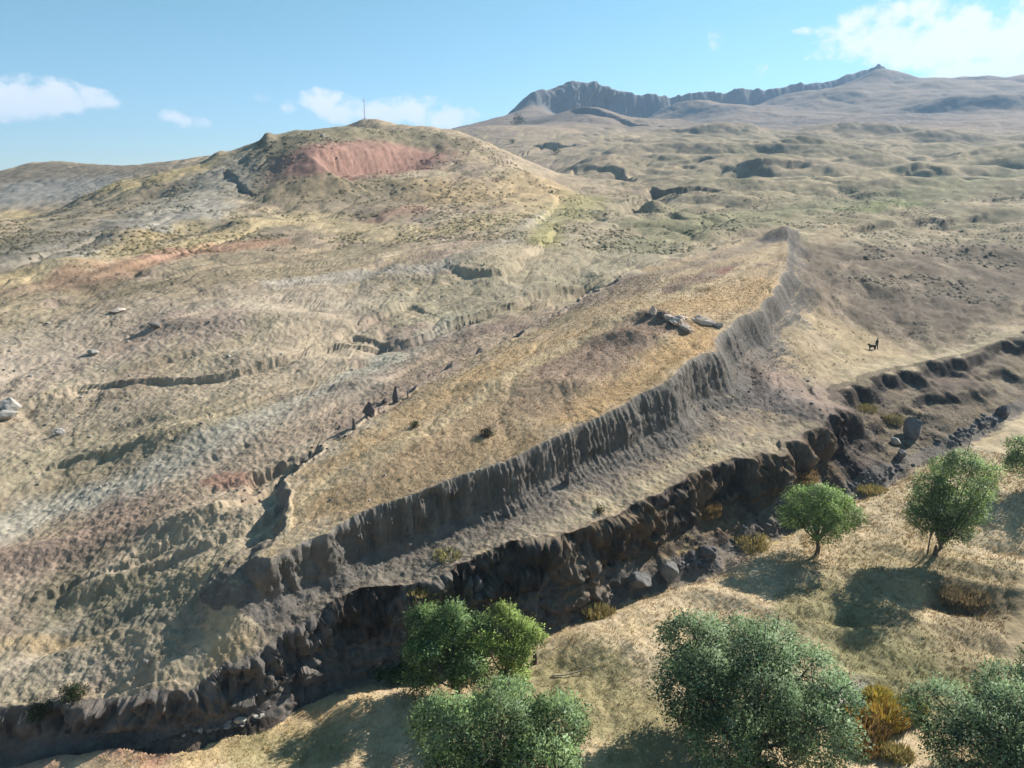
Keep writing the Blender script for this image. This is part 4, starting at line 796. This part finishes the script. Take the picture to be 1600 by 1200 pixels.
for i, (lab, u, v, R, H, n, cols) in enumerate([
    ('long brown dry grass hanging over the shaded hollow', 1505, 935, 2.0, .5, 1700, DUN), 
    ('yellow grass tongue at the stream edge, right of the round-headed tree', 1362, 768, 1.6, .45, 900, STRW), ('pale reed fringe between stream bed and round-headed tree', 1172, 848, 1.8, .45, 900, STRW), 
    ('tawny tuft where the black bank meets the meadow', 935, 962, 1.4, .6, 800, STRW + DUN[:1]),
    ('rusty weeds on the bank left of the round-headed tree', 1105, 798, 1.3, .6, 700, RUST), 
    ('orange weeds on the bank ledge above the round-headed tree', 1255, 745, 1.5, .5, 700, RUST), ('olive weeds on the slumped ground under the far bank', 1350, 640, 1.5, .4, 700, [(.26,.22,.08), (.3,.25,.1)]),
    ('olive weeds beside the tall grey boulder', 1395, 655, 1.5, .5, 500, [(.26,.22,.09), (.32,.27,.12)]), ('yellowish weeds at the foot of the ridge wall', 700, 868, 1.1, .3, 300, [(.3,.27,.1)]), ('dry weeds on the black bank above the dark green tree', 660, 930, 1.2, .4, 400, STRW)]):
    reeds('grass_clump', lab, u, v, R, H, n, cols, 120 + i, 'tall dry grass and weed clumps', 'grass')

# --- rocks
def rock_mesh(name, seed, sub=3, cuts=9, rough=.10, smooth=False):
    import bmesh
    rng = np.random.default_rng(seed); bm = bmesh.new(); bmesh.ops.create_icosphere(bm, subdivisions=sub, radius=1)
    V = np.array([v.co[:] for v in bm.verts]); d = rng.normal(size=(cuts, 3)); d /= np.linalg.norm(d, axis=1, keepdims=True); k = rng.uniform(.45, .85, cuts)
    for dd, kk in zip(d, k): h = V @ dd; V -= np.maximum(h - kk, 0)[:, None] * dd * .95
    n = vn3(V[:, 0] * 2.3 + seed, V[:, 1] * 2.3, V[:, 2] * 2.3, seed) + .6 * vn3(V[:, 0] * 5, V[:, 1] * 5 + seed, V[:, 2] * 5, seed + 1); V *= (1 + rough * n)[:, None]
    for v, c in zip(bm.verts, V): v.co = c
    me = bpy.data.meshes.new(name); bm.to_mesh(me); bm.free(); return me
def rock(name, label, u, v, w, h, dep, mat, seed, group, rz=0, tilt=0, sink=.25, cat='rock', sub=3, cuts=9, rough=.1):
    p = AT(u, v); m = px_m(p); me = rock_mesh(name, seed, sub, cuts, rough); me.transform(Matrix.Diagonal((w * m / 2, dep * m / 2, h * m / 2, 1)))
    me.transform(Matrix.Rotation(math.radians(tilt), 4, 'Y')); o = link(name, me, mat, None, (p.x, p.y, GZ(p.x, p.y) + h * m * (.5 - sink))); o.rotation_euler = (0, 0, math.radians(rz) - math.atan2(p.x, p.y)); tag(o, label, cat, group); return o
for i, a in enumerate([
    ('large dark grey boulder on the stream edge, left one of the touching pair', 1000, 918, 38, 30, 34, ST_GREY, 15, 20), ('large dark grey boulder on the stream edge, right one of the touching pair', 1042, 903, 36, 38, 32, ST_GREY, -10, -8),
    ('tall rounded grey boulder standing on the right-hand bank', 1427, 682, 28, 40, 26, ST_GREY, 20, 6), ('pale bleached rock slab left of the tall rounded boulder', 1400, 694, 18, 14, 12, ST_PALE, 30, 25), ('smooth grey boulder at the stone heap below the pale slab', 1408, 716, 12, 18, 12, ST_GREY, 0, 0),
    ('dark square block of earth at the stream, right of the boulder pair', 1105, 868, 26, 20, 20, ST_DARK, 12, 0), ('dark round boulder at the far end of the stones, by the right meadow tip', 1568, 650, 20, 24, 22, ST_DARK, 0, 0),
    ('whitish boulder at the left picture edge, upper one', 18, 640, 30, 20, 24, ST_PALE, 10, 10), ('whitish boulder at the left picture edge, lower one', 8, 655, 30, 15, 20, ST_PALE, -8, -12), ('pale oval stone alone below the left gully edge', 94, 678, 14, 10, 12, ST_PALE, 0, 8),
    ('pale rock on the brow of the red hill', 505, 215, 10, 8, 8, ST_PALE, 0, 20), ('grey slab rock on the left hillside with a long shadow', 241, 511, 18, 10, 14, ST_GREY, 20, 14), ('pinkish rock cluster on the left hillside', 186, 487, 24, 7, 12, ST_PINK, 0, 0), ('flat pale rock on the slope at the far left', 145, 553, 14, 8, 12, ST_PALE, 0, 10),
    ('white stone lodged in the black bank edge at the left', 212, 1116, 9, 11, 8, ST_PALE, 0, 0), ('grey stone lying on the path end above the left bank', 228, 1036, 12, 8, 10, ST_GREY, 0, 10), ('pale stone heap in the stream bed at lower left', 376, 1128, 16, 11, 12, ST_PALE, 0, 0), ('white stone under the black bank left of the trees', 592, 1036, 9, 7, 7, ST_PALE, 0, 0),
    ('white stone in the gully on the middle left slope', 703, 412, 5, 5, 5, ST_PALE, 0, 0), ('second white stone in the gully on the middle left slope', 757, 414, 5, 5, 5, ST_PALE, 0, 0)]):
    lab, u, v, w, h, dep, mat, rz, tl = a; rock('boulder', lab, u, v, w, h, dep, mat, 200 + i, 'boulders', rz, tl, .2)
for i, a in enumerate([
    ('sharp pale rock tooth at the top of the outcrop on the ridge', 1021, 490, 15, 17, 12, ST_PINK, 10, 15), ('dark broken rock right of the sharp tooth on the ridge', 1034, 496, 16, 14, 12, ST_DARK, -10, 0), ('low dark rock left under the sharp tooth', 1012, 494, 12, 8, 10, ST_DARK, 0, 0),
    ('jagged pale pink rock rib running down the ridge outcrop', 1056, 505, 26, 18, 36, ST_PINK, 35, 0), ('second pale rib of the ridge outcrop, lower down', 1068, 513, 20, 15, 36, ST_PINK, 25, 0), ('pale broken stone at the very foot of the ridge outcrop', 1079, 520, 12, 10, 16, ST_PINK, 20, 0),
    ('long smooth-topped slab right of the ridge outcrop', 1100, 507, 44, 17, 24, ST_PINK, 10, 14), ('squat rock at the right tip of the long slab', 1122, 512, 16, 12, 14, ST_GREY, -10, 0), ('pale rock wedged between tooth and rib of the outcrop', 1045, 497, 16, 11, 16, ST_PINK, 60, 0), ('flat pinkish rock on the crest behind the rib', 1064, 496, 18, 7, 14, ST_PINK, 0, 8)]):
    lab, u, v, w, h, dep, mat, rz, tl = a; rock('rock_outcrop', lab, u, v, w, h, dep, mat, 240 + i, 'rock outcrop on the ridge', rz, tl, .34, sub=4, cuts=13, rough=.24)
for i, a in enumerate([
    ('tallest dark earth pinnacle on the left rim of the ridge', 619, 628, 15, 34, 13, ST_DARK, 0, 0), ('thin dark pinnacle just right of the tallest one', 637, 622, 5, 16, 5, ST_DARK, 0, 0), ('low dark shoulder rock left of the tallest pinnacle', 602, 630, 13, 12, 10, ST_DARK, 0, 20),
    ('purplish rock knob on the left rim, below the pinnacles', 578, 648, 26, 24, 18, ST_DARK, 0, 10), ('pointed dark pinnacle at the lower end of the rim rocks', 553, 670, 9, 24, 9, ST_DARK, 0, 0), ('black earth pillar at the foot of the ridge wall', 886, 756, 13, 26, 11, ST_DARK, 0, 0),
    ('dark earth stump on the black bank above the dark green tree', 659, 962, 17, 24, 14, ST_DARK, 0, 0), ('rugged dark earth tower standing out of the black bank', 746, 930, 26, 46, 22, ST_DARK, 0, 8)]):
    lab, u, v, w, h, dep, mat, rz, tl = a; o = rock('pinnacle', lab, u, v, w, h, dep, mat, 260 + i, 'earth pinnacles', rz, tl, .15 if w < 50 else .42, rough=.22)
    me = o.data; co = np.empty(len(me.vertices) * 3, np.float32); me.vertices.foreach_get('co', co); co = co.reshape(-1, 3); hh = (co[:, 2] - co[:, 2].min()) / np.ptp(co[:, 2]); co[:, :2] *= (1.15 - .85 * hh)[:, None]; me.vertices.foreach_set('co', co.ravel()); me.update()
ROCKS = [rock_mesh('stone', 300 + k, 2, 7, .12) for k in range(8)]
def stones(n, pick, s0, s1, mats, label, group, seed, name='stone'):
    rng = np.random.default_rng(seed)
    ms = [[m.copy() for m in ROCKS] for _ in mats]
    for row, mt in zip(ms, mats):
        for m in row: m.materials.append(mt)
    for k in range(n):
        u, v = pick(rng); p = AT(u, v); s = rng.uniform(s0, s1) * px_m(p) / 2
        o = link(name, ms[rng.integers(len(mats))][rng.integers(8)], None, None, (p.x, p.y, p.z + s * .15)); o.scale = (s * rng.uniform(.8, 1.4), s * rng.uniform(.8, 1.2), s * rng.uniform(.55, .95)); o.rotation_euler = (rng.uniform(-.3, .3), rng.uniform(-.3, .3), rng.uniform(0, 6.28)); tag(o, label, 'stone', group)
def along(pts, w):
    P = np.array(pts, float); d = np.hypot(*(P[1:] - P[:-1]).T); S = np.concatenate([[0], np.cumsum(d)])
    def f(rng): s = rng.uniform(0, S[-1]); return np.interp(s, S, P[:, 0]) + rng.normal(0, w), np.interp(s, S, P[:, 1]) + rng.normal(0, w * .6)
    return f
stones(46, along([(1060,888),(1085,872),(1120,868)], 9), 5, 13, [ST_DARK, ST_DARK, ST_GREY], 'dark stone in the heap beside the boulder pair in the stream bed', 'stones heaped beside the boulder pair', 1)
stones(60, along([(1150,848),(1200,828),(1300,770),(1390,745),(1410,720)], 9), 4, 11, [ST_DARK, ST_GREY, ST_DARK], 'stone in the stream bed above and right of the round-headed tree', 'stones in the upper stream bed', 2)
stones(36, along([(1480,690),(1520,672),(1560,645)], 8), 4, 10, [ST_DARK, ST_GREY], 'stone in the stream bed near the right picture edge', 'stones in the far right stream bed', 3)
stones(22, along([(290,1145),(380,1128),(420,1110)], 6), 4, 9, [ST_GREY, ST_PALE], 'grey stone in the stream bed at the lower left', 'stones in the lower left stream bed', 4)
stones(90, lambda r: (r.uniform(5, 640), r.uniform(470, 790) - 0), 2.2, 5.5, [ST_PALE, ST_GREY, ST_PALE], 'small pale stone scattered on the slopes left of the ridge', 'stones scattered on the left slopes', 5)
stones(30, along([(370,800),(420,740),(520,690),(610,640)], 12), 2.5, 6, [ST_DARK], 'small dark clod along the left rim of the ridge', 'clods along the left rim', 6)
stones(26, along([(1130,620),(1200,600),(1290,640)], 22), 2.5, 5, [ST_DARK, ST_PINK], 'small dark stone on the slope right of the ridge wall', 'stones right of the ridge wall', 7)

# --- mast, branch, stump
q_ = world_pt(570, 184, 372); p = Vector((float(q_[0]), float(q_[1]), GZ(q_[0], q_[1]))); mast = empty('mast', p); tag(mast, 'thin pole mast on the top of the hill behind the red cliff', 'mast'); steel = plain('weathered_steel', (.5,.49,.48), .6)
link('pole', tube_mesh('pole', [(0,0,-.4),(0,0,4),(0,0,9.0)], [.17,.15,.1], 8), steel, mast); link('base_block', tube_mesh('base_block', [(0,0,-.3),(0,0,.35)], [.5,.45], 4), plain('concrete', (.4,.39,.37)), mast)
link('antenna', tube_mesh('antenna', [(0,-.05,7.2),(0,.05,8.9)], [.2,.18], 6), steel, mast)
for k in range(3): link('stay_wire', tube_mesh('stay_wire', [(0,0,6.5),(math.cos(k*2.1)*3.2,math.sin(k*2.1)*3.2,-.5)], [.025,.025], 4), steel, mast)
P_ = [AT(u, v) for u, v in ((862,1057),(880,1058),(905,1053),(930,1042))]; c0 = P_[0].copy()
tag(link('fallen_branch', tube_mesh('fallen_branch', [q_ - c0 + Vector((0,0,.08 + .06*k)) for k, q_ in enumerate(P_)], [.045,.05,.04,.015], 5), TWIG, None, c0), 'thin curved fallen branch lying on the meadow right of the trees', 'branch')
p = AT(835, 1036); tag(link('stump', tube_mesh('stump', [(0,0,-.2),(.02,0,.1),(.05,.02,.45),(.03,.03,.85)], [.26,.2,.17,.13], 8), BARK, None, p), 'dark tree stump standing right of the lime green tree', 'stump')

# --- the walker and the dog
def skin(name, verts, edges, radii, cols, parent, lv=2, root_i=0):
    me = bpy.data.meshes.new(name); me.from_pydata(verts, edges, []); o = link(name, me, None, parent); sl = me.skin_vertices or None
    md = o.modifiers.new('skin', 'SKIN'); sv = me.skin_vertices[0].data
    for k, r_ in enumerate(radii): sv[k].radius = (r_, r_) if not isinstance(r_, tuple) else r_; sv[k].use_root = (k == root_i)
    ss = o.modifiers.new('sub', 'SUBSURF'); ss.levels = ss.render_levels = lv
    bpy.context.view_layer.update(); dg = bpy.context.evaluated_depsgraph_get(); me2 = bpy.data.meshes.new_from_object(o.evaluated_get(dg)); me2.name = name
    o.modifiers.clear(); o.data = me2; V = np.empty(len(me2.vertices) * 3, np.float32); me2.vertices.foreach_get('co', V); V = V.reshape(-1, 3)
    ca = me2.color_attributes.new('tint', 'FLOAT_COLOR', 'POINT'); t = np.ones((len(V), 4), np.float32); t[:, :3] = cols(V); ca.data.foreach_set('color', t.ravel())
    me2.polygons.foreach_set('use_smooth', np.ones(len(me2.polygons), bool)); me2.materials.clear(); me2.materials.append(CLOTH); return o
CLOTH = attr_material('cloth_and_fur')
p = AT(1369, 546.5); person = empty('person', p, math.radians(100)); tag(person, 'person in dark clothes standing on the grass right of the ridge, beside a dog', 'person')
PV = [(0,0,.95),(0,0,1.15),(0,0,1.36),(0,0,1.46),(0,.01,1.53),(0,.02,1.64),(0,.01,1.72), (.10,0,.90),(.12,.05,.50),(.12,.02,.10),(.12,.14,.05), (-.10,0,.90),(-.13,-.04,.50),(-.13,-.12,.10),(-.13,-.01,.05),
      (.19,0,1.38),(.25,-.02,1.12),(.27,.10,.90),(.27,.15,.82), (-.19,0,1.38),(-.26,.02,1.12),(-.27,.16,.92),(-.27,.22,.84), (0,.10,1.62)]
PE = [(0,1),(1,2),(2,3),(3,4),(4,5),(5,6),(0,7),(7,8),(8,9),(9,10),(0,11),(11,12),(12,13),(13,14),(2,15),(15,16),(16,17),(17,18),(2,19),(19,20),(20,21),(21,22),(5,23)]
PR = [.15,.15,.16,.075,.065,.10,.07,.10,.075,.055,.045,.10,.075,.055,.045,.075,.055,.045,.035,.075,.055,.045,.035,.02]
def pc(V):
    c = np.empty((len(V), 3), np.float32); c[:] = (.018,.018,.022); c[V[:, 2] < .92] = (.022,.024,.032); c[V[:, 2] < .09] = (.02,.017,.015); c[V[:, 2] > 1.52] = (.30,.19,.14); c[(np.abs(V[:, 0]) > .2) & (V[:, 2] < .87)] = (.30,.19,.14); return c
skin('body', PV, PE, PR, pc, person)
link('hair', rock_mesh('hair', 5, 2, 0, .04), plain('black_hair', (.015,.013,.012)), person); bpy.data.objects['hair'].data.transform(Matrix.Translation((0, -.015, 1.69)) @ Matrix.Diagonal((.115, .125, .085, 1)))
p = AT(1361.5, 546.8); dog = empty('dog', p, math.radians(95)); tag(dog, 'black dog standing at the left of the person', 'dog')
DV = [(0,-.38,.62),(0,-.10,.60),(0,.22,.62),(0,.38,.72),(0,.50,.86),(0,.64,.84),(0,.76,.80), (.10,.26,.42),(.10,.24,.22),(.10,.27,.04), (-.10,.26,.42),(-.10,.32,.22),(-.10,.33,.04), (.10,-.36,.46),(.10,-.48,.26),(.10,-.42,.04), (-.10,-.36,.46),(-.10,-.44,.26),(-.10,-.36,.04), (0,-.55,.68),(0,-.74,.78),(0,-.86,.92),(.06,.50,.97),(-.06,.50,.97)]
DE = [(0,1),(1,2),(2,3),(3,4),(4,5),(5,6),(2,7),(7,8),(8,9),(2,10),(10,11),(11,12),(0,13),(13,14),(14,15),(0,16),(16,17),(17,18),(0,19),(19,20),(20,21),(4,22),(4,23)]
DR = [.15,.15,.18,.12,.105,.07,.045,.075,.045,.04,.075,.045,.04,.09,.045,.04,.09,.045,.04,.045,.035,.02,.03,.03]
skin('body', DV, DE, DR, lambda V: np.full((len(V), 3), .014, np.float32), dog, 2, 1)

# --- cover nobody could count: meadow grass, scrub cushions
def blades(name, n, r0, r1, a0, a1, ok, hmul, label, seed, w=.03, per=4):
    rng = np.random.default_rng(seed); m = n * 3
    a = rng.uniform(a0, a1, m); r = np.sqrt(rng.uniform(r0**2, r1**2, m)); x, y = r * np.sin(a), r * np.cos(a)
    col, nn, t2, t = soil_at(x, y); k = np.flatnonzero(ok(x, y, nn, t2, t))[:n]; x, y, col, r = x[k], y[k], col[k], r[k]; z = np.array([GZ(p_, q_) for p_, q_ in zip(x, y)])
    B = np.repeat(np.stack([x, y, z - .03], 1), per, 0); N_ = len(B); B[:, :2] += rng.normal(0, .09, (N_, 2)); h = np.repeat(rng.uniform(.5, 1.3, len(x)), per) * hmul * rng.uniform(.6, 1.2, N_)
    la = rng.uniform(0, 6.283, N_); ln = h * rng.uniform(.1, .8, N_); Tp = B + np.stack([np.cos(la)*ln, np.sin(la)*ln, h], 1); sd = np.stack([-np.sin(la), np.cos(la), 0*la], 1) * (w * (np.repeat(r, per) / 50).clip(.7, 2))[:, None]
    Q = np.stack([B - sd, B + sd, Tp], 1).reshape(-1, 3); c = np.repeat(col, per, 0) * rng.uniform(.82, 1.3, (N_, 1)) * np.array([1.04, 1.0, .9])
    tag(link(name, raw_mesh(name, Q, np.arange(N_ * 3, dtype=np.int32).reshape(-1, 3), np.repeat(c, 3, 0)), BLADE), label, None, None, 'stuff')
blades('dry_grass', 26000, 31, 95, -.62, .66, lambda x, y, n, t2, t: t2 > 1.12, .16, 'short dry grass covering the meadow', 5)
def cushions(name, n, r0, r1, a0, a1, ok, s0, s1, mul, label, seed):
    rng = np.random.default_rng(seed); m = n * 4; a = rng.uniform(a0, a1, m); r = r0 * (r1 / r0)**rng.random(m); x, y = r * np.sin(a), r * np.cos(a)
    col, nn, t2, t = soil_at(x, y); k = np.flatnonzero(ok(x, y, nn, t2, t))[:n]; x, y, col, r = x[k], y[k], col[k], r[k]; n = len(x); z = np.array([GZ(p_, q_) for p_, q_ in zip(x, y)])
    s = rng.uniform(s0, s1, n) * (r / 70).clip(.6, 1.8)
    ring = np.stack([np.cos(np.arange(5) * 1.2566), np.sin(np.arange(5) * 1.2566)], 1); V = np.zeros((n, 6, 3)); j = rng.uniform(.7, 1.3, (n, 5, 1)); V[:, :5, :2] = ring * j; V[:, :5, 2] = -.15; V[:, 5, :2] = rng.uniform(-.3, .3, (n, 2)); V[:, 5, 2] = rng.uniform(.4, .7, n)
    V *= s[:, None, None]; V += np.stack([x, y, z], 1)[:, None]
    f = [(k_, (k_+1) % 5, 5) for k_ in range(5)]
    F_ = (np.array(f)[None] + np.arange(n)[:, None, None] * 6).reshape(-1, 3); c = np.repeat(col * rng.uniform(.8, 1.15, (n, 1)) * np.array(mul), 6, 0)
    tag(link(name, raw_mesh(name, V.reshape(-1, 3), F_, c, smooth=True), BLADE), label, None, None, 'stuff')
blades('tall_dry_grass', 2600, 31, 90, -.62, .66, lambda x, y, n, t2, t: (t2 > 1.05) & (fbm(x, y, 5, 2, 911) > .16), .36, 'taller tufts of dry grass on the meadow', 15, .03, 6)
pat = lambda x, y: fbm(x, y, 14, 3, 901, .6) + .6 * fbm(x, y, 4, 2, 905)
cushions('hill_scrub', 9000, 150, 330, -.62, .6, lambda x, y, n, t2, t: (t2 < 0) & (t > 1.4) & (pat(x * .5, y * .5) > .0), .16, .42, (.72, .74, .66), 'dark low scrub speckling the hills', 9)
cushions('scrub', 11000, 42, 170, -.62, .62, lambda x, y, n, t2, t: (t2 < -.3) & (t > 1.4) & (pat(x, y) > .02) & (n[:, 2] > .8), .05, .16, (.92, .93, .84), 'low dry scrub dotting the slopes', 6)
blades('ridge_grass', 9000, 44, 120, -.36, .36, lambda x, y, n, t2, t: (t < -.15), .16, 'short dry grass on the ridge top', 16, .028, 3)
cushions('tussocks', 12000, 44, 150, -.4, .4, lambda x, y, n, t2, t: (t < -.1) & (pat(x * 1.3, y * 1.3) > -.15), .05, .12, (.98, .94, .84), 'low dry tussocks on the ridge top', 7)
cushions('rubble', 14000, 36, 105, -.62, .62, lambda x, y, n, t2, t: ((t2 > .02) & (t2 < 1.1)) | ((t > .3) & (t < 2.0) & (t2 < 0) & (x > -18)), .04, .16, (1.0, .98, .95), 'loose earth rubble on the dark banks', 8)
#== OBJECTS END
print('total', time.time() - T0)
